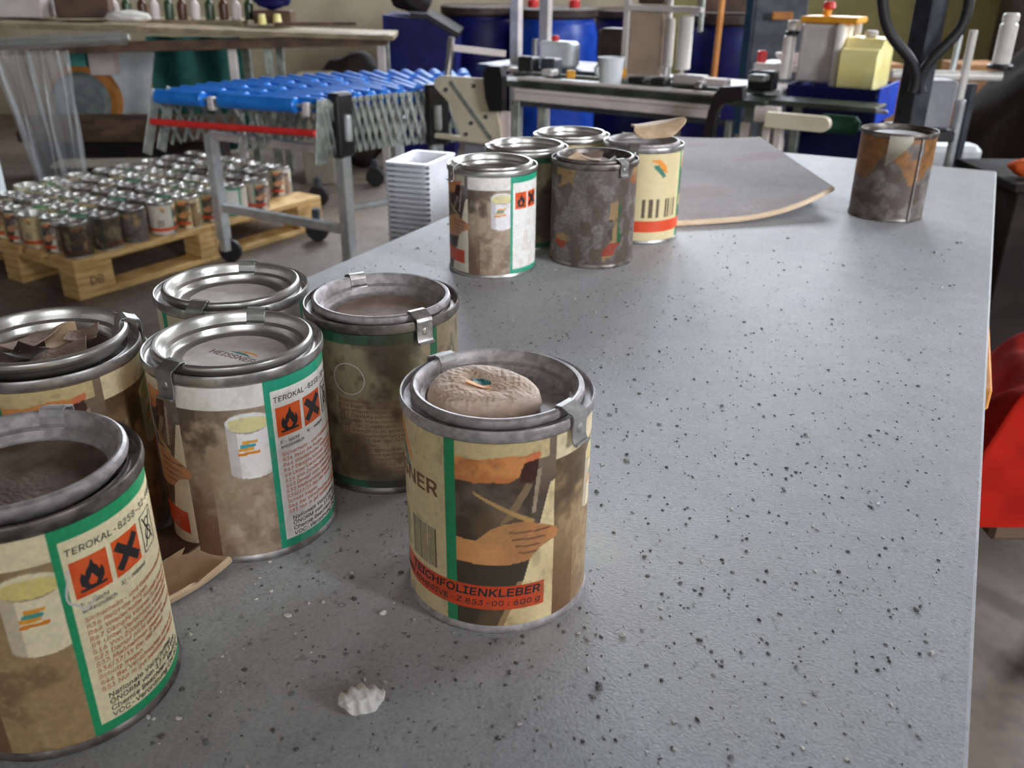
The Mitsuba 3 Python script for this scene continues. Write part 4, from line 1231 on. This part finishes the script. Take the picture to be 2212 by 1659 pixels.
key = thing('cream_cover', 'cream label head with twin bright cylinders standing on the machine', 'label head')
part(key, 'panel', mbox(0.372, 0.508, 0.30, 0.32, 0.70, 0.925), 'tan_panel', smooth=False, label='dull tan panel')
part(key, 'frame_post', mbox(0.346, 0.370, 0.29, 0.32, 0.70, 1.15), 'grey_white', smooth=False)
part(key, 'frame_post', mbox(0.512, 0.530, 0.31, 0.33, 0.70, 1.15), 'grey_white', smooth=False)
part(key, 'frame_post', mbox(0.640, 0.654, 0.31, 0.33, 0.86, 1.15), 'zinc_dull', smooth=False)
part(key, 'top_bar', mbox(0.346, 0.654, 0.29, 0.33, 0.925, 0.945), 'grey_white', smooth=False)
part(key, 'cylinder', mcyl(0.546, 0.29, 0.735, 0.905, 0.013), 'white_paint')
part(key, 'cylinder', mcyl(0.603, 0.29, 0.730, 0.915, 0.027), 'white_paint', label='bright white cylinder')
for a in (0.55, 0.60):
    part(key, 'stem', mcyl(a, 0.29, 0.69, 0.735, 0.006), 'zinc')
part(key, 'foot', mbox(0.36, 0.66, 0.27, 0.34, 0.69, 0.702), 'grey_white', smooth=False)
part(key, 'head_box', mbox(0.40, 0.50, 0.30, 0.36, 0.95, 1.02), 'brown_box', smooth=False)

key = thing('jerrycan', 'milky plastic jerrycan with red cap, in front of the bright blue drum', 'jerrycan')
part(key, 'body', mput(rbox(0.165, 0.10, 0.105, 0.025), -0.065, 0.52, 0.735, MA), 'milky')
part(key, 'cap', mput(lathe([(0, 0), (0.015, 0), (0.016, 0.003), (0.016, 0.019), (0.013, 0.022), (0, 0.022)], 20), -0.085, 0.52, 0.7865), 'red_paint', label='red screw cap')
key = thing('plastic_cup', 'white plastic cup standing on the machine rail', 'cup')
part(key, 'cup', mput(lathe([(0, 0), (0.036, 0), (0.040, 0.004), (0.047, 0.092), (0.050, 0.093), (0.050, 0.097), (0.046, 0.097), (0.038, 0.006), (0, 0.006)], 32), 0.395, 0.115, 0.677), 'milky')
part(key, 'handle', mput(upright(trimesh.creation.extrude_polygon(Point(0, 0).buffer(0.022).difference(Point(0, 0).buffer(0.015)), 0.008, engine='earcut')), 0.352, 0.115, 0.725, MA), 'milky')
one('grey_case', mbox(0.075, 0.20, 0.60, 0.72, 0.681, 0.84, 0.012), 'dark_lid', 'dark grey case standing behind the white cup', 'case', smooth=False)
key = thing('amber_block', 'amber fitting lying beside the brown panel on the machine', 'fitting')
part(key, 'body', mput(lathe([(0, 0), (0.018, 0), (0.026, 0.012), (0.024, 0.03), (0.012, 0.036), (0, 0.036)], 20), 0.372, 0.24, 0.6905), 'amber')

key = thing('control_box', 'tall white control box with a yellow top and a red mushroom button', 'control box')
part(key, 'body', mbox(1.015, 1.135, 0.32, 0.44, 0.712, 0.905, 0.008), 'grey_white', smooth=False)
part(key, 'edge_profile', mbox(1.135, 1.162, 0.30, 0.44, 0.70, 0.905, 0.008), 'white_paint', smooth=False, label='bright white edge profile')
part(key, 'top', mbox(1.010, 1.200, 0.31, 0.45, 0.906, 0.926, 0.004), 'amber', smooth=False, label='yellow top')
part(key, 'button_neck', mcyl(1.078, 0.38, 0.927, 0.948, 0.014), 'amber')
part(key, 'button', mcyl(1.082, 0.38, 0.949, 0.972, 0.022, r1=0.019), 'dusty_pink' if False else 'red_paint', label='red mushroom button')
part(key, 'side_tube', mcyl(1.185, 0.40, 0.868, 0.905, 0.011), 'white_paint')
key = thing('air_filter', 'white air filter bowl with a black collar left of the tall white control box', 'air filter')
part(key, 'bowl', mcyl(0.968, 0.36, 0.715, 0.86, 0.021), 'white_paint')
part(key, 'collar', mcyl(0.975, 0.36, 0.861, 0.875, 0.025), 'black_plastic')
part(key, 'cap', mcyl(0.978, 0.36, 0.876, 0.910, 0.023), 'white_paint')
one('enamel_dish', mput(lathe([(0, 0), (0.03, 0), (0.055, 0.02), (0.06, 0.035), (0.056, 0.036), (0.03, 0.008), (0, 0.006)], 28), 0.915, 0.58, 0.75), 'pink_white', 'pale dish left of the white air filter', 'dish')
one('machine_shelf', mbox(0.80, 1.05, 0.50, 0.70, 0.725, 0.749), 'grey_white', 'pale metal shelf behind the black clamp', 'shelf', smooth=False)

key = thing('canister', 'pale yellow plastic canister standing in the blue crate', 'canister')
cb = Polygon([(0, 0.703), (0, 0.812), (0.012, 0.828), (0.045, 0.834), (0.075, 0.862), (0.19, 0.864), (0.225, 0.836), (0.23, 0.80), (0.23, 0.703)]).buffer(-0.012).buffer(0.012, quad_segs=4)
cm = prism(cb, 0.118)
cm.vertices = np.stack([1.172 + cm.vertices[:, 2], 0.27 + cm.vertices[:, 0], cm.vertices[:, 1]], 1)
cm.vertices = cm.vertices * MK
part(key, 'body', mv(cm, *mp(0, 0, 0), rz=MA), 'canister_yellow', smooth=50)
part(key, 'cap', mcyl(1.231, 0.40, 0.8645, 0.884, 0.022), 'grey_white')
key = thing('blue_crate', 'bright blue plastic crate on the end of the machine', 'crate')
ax0, ax1, bx0_, bx1_, cz0, cz1 = 1.022, 1.315, 0.245, 0.54, 0.60, 0.712
part(key, 'floor', mbox(ax0, ax1, bx0_, bx1_, 0.655, 0.667), 'navy', smooth=False)
part(key, 'side', mbox(ax0, ax1, bx0_ - 0.008, bx0_, 0.612, cz1), 'navy', smooth=False)  # shaded sides of the blue crate are coloured navy
part(key, 'side', mbox(ax0, ax1, bx1_, bx1_ + 0.008, 0.655, cz1), 'navy', smooth=False)
part(key, 'side', mbox(ax0 - 0.008, ax0, bx0_, bx1_, 0.655, cz1), 'navy', smooth=False)
part(key, 'side', mbox(ax1, ax1 + 0.008, bx0_, bx1_, 0.60, cz1 + 0.005), 'crate_blue_lit', smooth=False)  # right side coloured brighter, as lit from the right
one('crate_stand', mbox(1.05, 1.30, 0.27, 0.52, ZF, 0.654), 'navy', 'dark blue cabinet carrying the blue crate', 'cabinet', smooth=False)

# ------------------------------------------------------------------ dark post with cables, tubes and boxes at the right
key = thing('steel_post', 'dark steel post with two thick black cables behind the right end of the table', 'post')
pb = np.array((0.988, 2.300, 0.715))
part(key, 'column', mv(bx(0.056, 0.056, 1.9, 0.004), pb[0], pb[1], 0.95, rz=0.5), 'dark_steel', smooth=False)
for side, pts in enumerate(([(0.835, 2.240, 1.064), (0.853, 2.240, 0.986), (0.881, 2.240, 0.931), (0.928, 2.240, 0.886), (0.954, 2.245, 0.854), (0.962, 2.250, 0.801)], [(1.037, 2.240, 1.065), (1.048, 2.240, 0.997), (1.041, 2.240, 0.947), (1.003, 2.240, 0.896), (0.980, 2.245, 0.860), (0.982, 2.250, 0.801)])):
    part(key, 'cable', tube(spline(pts, 40), 0.0125, 12), 'black_rubber', label='thick black cable')
key = thing('tube_stand', 'bright steel tube stand with upright rods right of the dark post', 'stand')
part(key, 'bar', rod((1.002, 2.500, 0.818), (1.296, 2.500, 0.815), 0.0125, 14), 'white_paint')
part(key, 'upright', rod((1.193, 2.490, 0.929), (1.193, 2.490, 0.752), 0.0105, 14), 'white_paint')
part(key, 'upright', rod((1.192, 2.560, 0.912), (1.190, 2.560, 0.770), 0.008, 14), 'zinc')
la = np.array((1.223, 2.500, 0.796))
part(key, 'leg', rod([la[0], la[1], 0.0], [la[0], la[1], la[2]], 0.014, 14), 'dark_steel')
lb = np.array((1.156, 2.400, 0.767))
part(key, 'leg', rod([lb[0], lb[1], 0.0], [lb[0], lb[1], lb[2]], 0.011, 14), 'zinc')
key = thing('steel_cylinder', 'bright upright steel cylinder with a black foot at the far right', 'cylinder')
cc_ = np.array((1.287, 2.500, 0.837))
part(key, 'foot', mv(lathe([(0, 0), (0.03, 0), (0.032, 0.003), (0.032, 0.010), (0.028, 0.013), (0, 0.013)], 24), cc_[0], cc_[1], cc_[2] - 0.004), 'black_plastic')
part(key, 'body', mv(lathe([(0, 0), (0.021, 0), (0.022, 0.003), (0.022, 0.095), (0.018, 0.100), (0.018, 0.103), (0.020, 0.106), (0.020, 0.120), (0.016, 0.124), (0, 0.124)], 28), cc_[0], cc_[1], cc_[2] + 0.0095), 'white_paint')
gx0, gx1 = np.array((1.068, 2.360, 0.691)), np.array((1.157, 2.360, 0.692))
one('grey_box', mv(bx(0.090, 0.09, 0.12, 0.006), (gx0[0] + gx1[0]) / 2 - 0.028, 2.42, 0.755), 'grey_bin', 'grey box between the dark post and the steel tube leg', 'box', smooth=False)
one('box_shelf', mv(bx(0.14, 0.15, 0.03, 0.004), (gx0[0] + gx1[0]) / 2 - 0.04, 2.44, 0.679), 'black_plastic', 'black shelf under the grey box', 'shelf', smooth=False)
wq = np.array((1.280, 2.660, 0.569))
one('white_sack', mv(rbox(0.22, 0.10, 0.20, 0.03), wq[0], wq[1] + 0.06, 0.50), 'milky', 'pale blue white sack behind the tube legs at the far right corner of the table', 'sack')
one('sack_shelf', mv(bx(0.18, 0.12, 0.398, 0.004), wq[0], wq[1] + 0.06, 0.20), 'brown_box', 'brown box under the pale sack', 'box', smooth=False)


def mound(u, v):
    a, t = u * 2 * PI, v
    r = np.cos(t * PI / 2) ** 0.35
    n = meshkit.fbm(np.stack([np.cos(a) * 2, np.sin(a) * 2, t * 3], -1), 3, 9)
    return 0.62 * r * np.cos(a) * (0.86 + 0.28 * n), 0.60 * r * np.sin(a) * (0.86 + 0.28 * n), 0.92 * t * (0.94 + 0.12 * n)


mm_ = grid(mound, 64, 30)
mm_.merge_vertices()
if mm_.volume < 0:
    mm_.invert()
one('draped_machine', mv(mm_, 2.03, 3.10, 0.0), 'brown_cloth', 'large dark brown draped mound beyond the far right corner of the table', 'draped machine', smooth=60)
one('orange_glove', mv(lump(0.035, 6, 0.4, 1.3, 2, (1, 0.7, 0.6)), *(1.164, 2.050, 0.663)), 'orange_rag', 'small orange red rag by the right edge of the picture', 'rag', smooth=60)
ry_ = np.array((1.164, 2.050, 0.663))
one('rag_shelf', mv(bx(0.5, 0.3, 0.02, 0.003), ry_[0] + 0.2, ry_[1] + 0.08, ry_[2] - 0.033), 'dark_cloth', 'dark shelf holding the orange red rag', 'shelf', smooth=False)
one('rag_cabinet', mv(bx(0.46, 0.26, ry_[2] - 0.045, 0.003), ry_[0] + 0.2, ry_[1] + 0.08, (ry_[2] - 0.045) / 2), 'dark_cloth', 'dark cabinet under the orange red rag', 'cabinet', smooth=False)
gl = np.array((1.730, 2.918, 0.020))
one('pink_stone', mv(lump(0.045, 3, 0.35, 1.3, 3, (1.2, 0.8, 0.62)), gl[0], gl[1], 0.024), 'dusty_pink', 'small dusty pink lump on the floor at the right edge', 'stone', smooth=60)
bl = np.array((2.038, 3.595, 0.100))
one('blue_tub', mv(rbox(0.22, 0.2, 0.2, 0.03), bl[0] - 0.02, bl[1] - 0.1, 0.101), 'teal_paint', 'dark blue tub on the floor in front of the brown mound', 'tub')

# ------------------------------------------------------------------ drums and totes along the back wall
DR = [(0, 0), (0.27, 0), (0.285, 0.015), (0.288, 0.26), (0.294, 0.285), (0.288, 0.31), (0.288, 0.56), (0.294, 0.585), (0.288, 0.61), (0.286, 0.74), (0.27, 0.81), (0.262, 0.82), (0.262, 0.84), (0.25, 0.845), (0.24, 0.83), (0, 0.83)]


def drum(x, y, col, label, z=0.0, sc=1.0, lid=True, bungs=()):
    key = thing('drum', label, 'drum')
    part(key, 'barrel', mv(lathe([(r * sc, h * sc) for r, h in DR], 48), x, y, z), col, smooth=35)
    if lid:
        part(key, 'lid', mv(lathe([(0, 0), (0.275 * sc, 0), (0.285 * sc, 0.01), (0.285 * sc, 0.05), (0.27 * sc, 0.06), (0, 0.06)], 40), x, y, z + 0.845 * sc), 'dark_lid', smooth=35)
    for dx, dy in bungs:
        part(key, 'bung', mv(lathe([(0, 0), (0.032, 0), (0.034, 0.006), (0.034, 0.04), (0.028, 0.048), (0, 0.048)], 20), x + dx, y + dy, z + 0.845 * sc + 0.0605), 'red_paint', label='red screw bung')
    return key


drum(0.262, 6.15, 'drum_blue', 'bright blue plastic drum with two red bungs, behind the milky jerrycan', bungs=((-0.15, -0.08), (0.11, -0.08)), sc=0.93)
drum(-0.235, 6.45, 'navy', 'dark navy drum with a brown lid left of the bright blue drum', sc=0.93)
drum(1.36, 6.05, 'navy', 'dark navy drum with a dark lid, left of the teal post', sc=0.9)
drum(0.80, 6.72, 'navy', 'dark navy drum mostly hidden behind the bright white cylinders', sc=0.9)
key = thing('tote', 'dark navy plastic tote with a sloping black lid behind the blue rollers', 'tote')
tm = prism([(-0.76, 0.0), (-0.36, 0.0), (-0.335, 0.71), (-0.50, 0.80), (-0.76, 0.82)], 0.5)
part(key, 'body', mv(upright(tm), 0, 6.0, 0), 'navy', smooth=False)
part(key, 'lid', mv(upright(prism([(-0.33, 0.70), (-0.322, 0.728), (-0.50, 0.828), (-0.60, 0.835), (-0.60, 0.805), (-0.5, 0.802)], 0.52)), 0, 6.01, 0), 'black_plastic', smooth=False)
one('black_bag', mv(lump(0.1, 4, 0.4, 1.2, 3, (1.2, 1, 0.75)), -0.60, 5.72, 0.895), 'dark_cloth', 'black bag lying on the navy tote', 'bag', smooth=60)
one('brown_carton', mv(bx(0.30, 0.24, 0.16, 0.004), 0.99 + 0.31, 6.0, 0.915), 'brown_box', 'dark brown carton lying on the navy drum by the teal post', 'carton', smooth=False)
key = thing('broom', 'orange handled broom leaning at the back between the cartons and the teal post', 'broom')
bq = np.array((1.204, 5.700, 0.812))
part(key, 'handle', rod([bq[0], bq[1], 0.0], [bq[0] + 0.03, bq[1] + 0.05, 1.35], 0.018, 12), 'orange_wood')
tq = np.array((1.119, 4.400, 0.708))
one('teal_column', mv(bx(0.10, 0.10, 2.2, 0.006), tq[0], tq[1], 1.1, rz=0.5), 'teal_paint', 'dark teal steel column behind the machine', 'column', smooth=False)
rq = np.array((1.109, 4.000, 0.896))
key = thing('valve_rack', 'dark valve rack with an orange bar behind the white air filter', 'rack')
part(key, 'backing', mv(bx(0.22, 0.05, 1.02, 0.004), rq[0] + 0.01, rq[1] + 0.08, 0.51), 'dark_steel', smooth=False)
part(key, 'bar', mv(bx(0.085, 0.02, 0.03, 0.003), rq[0], rq[1], rq[2]), 'rust_orange', smooth=False, label='orange bar')
wb = np.array((2.018, 5.400, 0.681))
for x_, w_ in ((wb[0], 0.30), (wb[0] + 0.62, 0.26)):
    one('carton', mv(bx(w_, 0.3, 0.6, 0.004), x_, wb[1], 0.30), 'carton_brown', 'plain brown carton by the olive wall, %s the dark post' % ('left of' if x_ == wb[0] else 'right of'), 'carton', smooth=False)

# ------------------------------------------------------------------ the long bench at the upper left and what is on and under it
bk = thing('long_bench', 'long dusty bench with pale edges across the upper left', 'bench')
bl0, bl1 = np.array([-3.2, 4.70]), np.array([-0.62, 4.86])
bdir = (bl1 - bl0) / np.linalg.norm(bl1 - bl0)
bn = np.array([-bdir[1], bdir[0]])
ba = math.atan2(bdir[1], bdir[0])


def bp(a, b, z):
    return np.array([*(bl1 - bdir * a + bn * b), z])


BZ = 0.775
part(bk, 'top_board', mv(bx(2.6, 0.42, 0.025, 0.003), *bp(1.3, 0.21, BZ), rz=ba, ry=0.028), 'bench_wood', smooth=False)
part(bk, 'top_board', mv(bx(2.2, 0.40, 0.025, 0.003), *bp(1.9, 0.63, BZ + 0.012), rz=ba - 0.10), 'bench_wood', smooth=False)
part(bk, 'apron', beam(bp(0.03, 0.03, BZ - 0.045), bp(2.6, 0.03, BZ - 0.12), 0.025, 0.05), 'dark_wood', smooth=False)
for a in (0.07, 0.65, 0.83, 2.5):
    part(bk, 'leg', mv(bx(0.04, 0.04, BZ - 0.07, 0.003), *bp(a, 0.05, (BZ - 0.07) / 2), rz=ba), 'grey_white' if a in (0.07, 0.83) else 'zinc_dull', smooth=False)
    part(bk, 'leg', mv(bx(0.04, 0.04, BZ - 0.07, 0.003), *bp(a, 0.38, (BZ - 0.07) / 2), rz=ba), 'zinc_dull', smooth=False)
one('wooden_stick', beam(bp(0.20, 0.16, BZ + 0.024), bp(0.62, 0.14, BZ + 0.020), 0.02, 0.018), 'dark_wood', 'thin brown stick lying on the right end of the bench', 'stick', smooth=False)
BOT = lathe([(0, 0), (0.024, 0), (0.026, 0.003), (0.026, 0.075), (0.020, 0.088), (0.011, 0.096), (0.011, 0.112), (0, 0.112)], 18)
BOTC = lathe([(0, 0), (0.0125, 0), (0.0125, 0.016), (0, 0.017)], 14)
rng = np.random.default_rng(3)
for k in range(11):
    col = ('green_glass', 'pink_white', 'brown_glass')[k % 3]
    key = thing('bottle', 'small %s bottle, %s from the right in the row on the bench' % ({'green_glass': 'green', 'pink_white': 'pale', 'brown_glass': 'brown'}[col], ORD[k + 1]), 'bottle', 'bottles on the bench')
    q = bp(0.80 + 0.072 * k, 0.44 + rng.uniform(-0.03, 0.03), BZ + 0.026)
    part(key, 'glass', mv(BOT, *q), col)
    part(key, 'cap', mv(BOTC, q[0], q[1], q[2] + 0.1125), 'red_paint' if k % 3 == 1 else 'white_paint')
one('blue_bundle', mv(lump(0.075, 8, 0.4, 1.4, 3, (1.3, 0.9, 0.8)), *bp(0.66, 0.38, BZ + 0.14)), 'navy', 'dark blue bundle on the bench right of the bottles', 'bundle', smooth=60)
one('bundle_box', mv(bx(0.2, 0.14, 0.062, 0.004), *bp(0.66, 0.38, BZ + 0.045), rz=ba), 'brown_box', 'small brown box under the dark blue bundle', 'box', smooth=False)
for k, a in enumerate((0.70, 0.62)):
    one('yellow_cap', mv(lathe([(0, 0), (0.02, 0), (0.022, 0.01), (0.018, 0.05), (0, 0.052)], 16), *bp(a, 0.24, BZ + 0.014)), 'canister_yellow', 'little pale yellow pot on the bench, %s of two' % ('left' if k == 0 else 'right'), 'pot')
one('white_bundle', mv(lump(0.07, 12, 0.3, 1.5, 3, (1.7, 0.7, 0.42)), *bp(1.35, 0.10, BZ + 0.055)), 'white_paint', 'white crumpled bundle at the front edge of the bench', 'bundle', smooth=60)
one('brown_parcel', mv(bx(0.26, 0.2, 0.12, 0.006), *bp(1.62, 0.30, BZ + 0.10), rz=ba + 0.2), 'brown_box', 'brown parcel on the left part of the bench', 'parcel', smooth=False)
one('pale_carton', mv(bx(0.3, 0.22, 0.16, 0.006), *bp(1.95, 0.34, BZ + 0.12), rz=ba - 0.1), 'pink_white', 'pale carton on the left part of the bench', 'carton', smooth=False)
one('teal_carton', mv(bx(0.12, 0.14, 0.13, 0.006), *bp(2.15, 0.13, BZ + 0.075), rz=ba), 'teal_box', 'teal carton at the left end of the bench', 'carton', smooth=False)
# under the bench
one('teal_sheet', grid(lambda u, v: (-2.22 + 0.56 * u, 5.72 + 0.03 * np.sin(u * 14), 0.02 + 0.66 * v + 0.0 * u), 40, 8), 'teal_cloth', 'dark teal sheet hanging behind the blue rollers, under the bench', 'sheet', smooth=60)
key = thing('fan_drum', 'round grey green drum with a rusty orange rim lying under the bench', 'reel')
fq = np.array((-2.364, 5.120, 0.391))
part(key, 'disc', mv(mv(lathe([(0, -0.10), (0.140, -0.10), (0.150, -0.08), (0.150, 0.08), (0.140, 0.10), (0.02, 0.10), (0, 0.09)], 40), rx=PI / 2), fq[0], fq[1], fq[2]), 'grey_teal', smooth=35)
part(key, 'rim', mv(mv(lathe([(0.147, -0.04), (0.183, -0.04), (0.186, -0.03), (0.186, 0.03), (0.183, 0.04), (0.147, 0.04), (0.147, -0.04)], 48), rx=PI / 2), fq[0], fq[1], fq[2]), 'rust_orange', smooth=35)
one('reel_block', mv(bx(0.34, 0.3, fq[2] - 0.19, 0.004), fq[0], fq[1] + 0.03, (fq[2] - 0.19) / 2), 'dark_wood', 'dark wooden block under the round drum with the rusty rim', 'block', smooth=False)
wp = np.array((-2.182, 5.300, 0.458))


def wpan(u, v):
    return wp[0] - 0.12 + 0.29 * u - 0.10 * (1 - v) * u, wp[1] + 0.02 * np.sin(u * 5), wp[2] - 0.19 + 0.36 * v


one('pale_sheet', thick(grid(wpan, 16, 10), 0.006), 'milky', 'pale curved plastic sheet right of the rusty rimmed drum', 'sheet', smooth=60)
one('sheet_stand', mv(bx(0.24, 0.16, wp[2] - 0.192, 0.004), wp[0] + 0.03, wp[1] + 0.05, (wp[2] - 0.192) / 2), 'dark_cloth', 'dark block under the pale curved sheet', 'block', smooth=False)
tb = np.array((-2.366, 5.120, 0.587))
pt = np.array((-2.244, 5.120, 0.569))
key = thing('hanging_boxes', 'teal and pinkish boxes stacked above the rusty rimmed drum', 'box')
part(key, 'box', mv(bx(0.095, 0.1, 0.085, 0.004), tb[0], tb[1], tb[2] + 0.025), 'teal_box', smooth=False, label='teal box')
part(key, 'box', mv(bx(0.13, 0.1, 0.15, 0.004), pt[0] + 0.012, pt[1], pt[2] + 0.03), 'pink_white', smooth=False, label='pinkish white box')
one('dark_plank', mv(bx(1.0, 0.36, 0.05, 0.004), -1.95, 4.66, 0.315, rz=0.05, rx=0.1), 'dark_wood', 'dark brown plank platform behind the loaded pallet', 'plank', smooth=False)
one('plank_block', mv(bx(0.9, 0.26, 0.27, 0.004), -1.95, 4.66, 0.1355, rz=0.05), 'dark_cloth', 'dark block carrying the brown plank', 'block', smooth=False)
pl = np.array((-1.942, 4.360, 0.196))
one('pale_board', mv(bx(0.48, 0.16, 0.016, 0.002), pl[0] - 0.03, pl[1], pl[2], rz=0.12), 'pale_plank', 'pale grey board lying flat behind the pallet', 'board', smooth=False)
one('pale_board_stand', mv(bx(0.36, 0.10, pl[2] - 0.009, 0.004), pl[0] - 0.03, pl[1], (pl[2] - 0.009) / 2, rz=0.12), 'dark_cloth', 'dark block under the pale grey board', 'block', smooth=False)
db = np.array((-0.897, 5.200, 0.625))
key = thing('dark_sack', 'big dark sack under the right end of the bench', 'sack')
part(key, 'body', mv(lump(0.30, 9, 0.3, 1.2, 3, (0.9, 0.6, 1.05)), db[0] - 0.02, db[1] + 0.1, 0.32), 'dark_cloth', smooth=60)
gb_ = np.array((-1.039, 5.000, 0.571))
one('pale_carton', mv(bx(0.17, 0.14, 0.5 + 0.07, 0.006), gb_[0], gb_[1] - 0.12, 0.285), 'pale_plank', 'pale carton under the bench beside the dark sack', 'carton', smooth=False)
for k, px_ in enumerate((577, 594, 612)):
    pass
# the clear shrink film hanging at the left
scene['film'] = {'type': 'blendbsdf', 'weight': 0.17, 'a': {'type': 'thindielectric', 'int_ior': 1.55}, 'b': {'type': 'twosided', 'bsdf': pr((206, 208, 210), 0.3, 0, 0.8)}}
fa, fb = np.array((-2.302, 4.120, 0.726)), np.array((-1.939, 4.120, 0.729))


def film(u, v):
    s = u * 16
    fold = 0.028 * np.sin(s + 2.2 * v) + 0.018 * np.sin(2.3 * s + 1 - 3 * v) + 0.012 * np.sin(5.1 * s + 4 * v)
    nar = 1 - 0.32 * (1 - v) ** 1.4
    return fa[0] + (fb[0] - fa[0]) * (0.5 + (u - 0.5) * nar) + 0.05 * (1 - v), 4.13 + fold * (1.3 - 0.3 * v) - 0.05 * (1 - v), 0.10 + (fa[2] - 0.10) * v + 0.0 * u


key = thing('plastic_film', 'clear crumpled plastic film hanging in folds behind the left end of the pallet', 'plastic film')
part(key, 'curtain', grid(film, 140, 40), 'film', smooth=70)


def roll(u, v):
    a = v * 2 * PI
    r = 0.032 + 0.018 * meshkit.fbm(np.stack([u * 9, np.cos(a) * 1.5, np.sin(a) * 1.5], -1), 3, 4)
    return fa[0] - 0.02 + 0.62 * u, 4.15 + r * np.cos(a), fa[2] + 0.015 + 0.04 * u + r * np.sin(a) * 0.7


part(key, 'gathered_edge', grid(roll, 60, 24), 'film', smooth=70)
one('film_rod', rod([fa[0] - 0.6, 4.15, fa[2] - 0.005], [fa[0] + 0.62, 4.15, fa[2] + 0.055], 0.012, 12), 'zinc_dull', 'thin rail carrying the clear plastic film', 'rail')
one('film_rod_stand', rod([fa[0] - 0.5, 4.15, 0.0], [fa[0] - 0.5, 4.15, fa[2] - 0.013], 0.015, 12), 'zinc_dull', 'post of the rail that carries the plastic film', 'post')
bs_ = np.array((-1.721, 3.000, 0.389))
key = thing('blue_film_bag', 'pale blue and white printed bag at the left edge beside the pallet tins', 'bag')
part(key, 'body', mv(rbox(0.10, 0.08, 0.42, 0.025), bs_[0] - 0.315, bs_[1] + 0.45, 0.355), 'milky')
part(key, 'mark', mv(bx(0.035, 0.004, 0.05, 0.001), bs_[0] - 0.285, bs_[1] + 0.408, 0.30), 'roller_blue', smooth=False, label='blue printed mark')
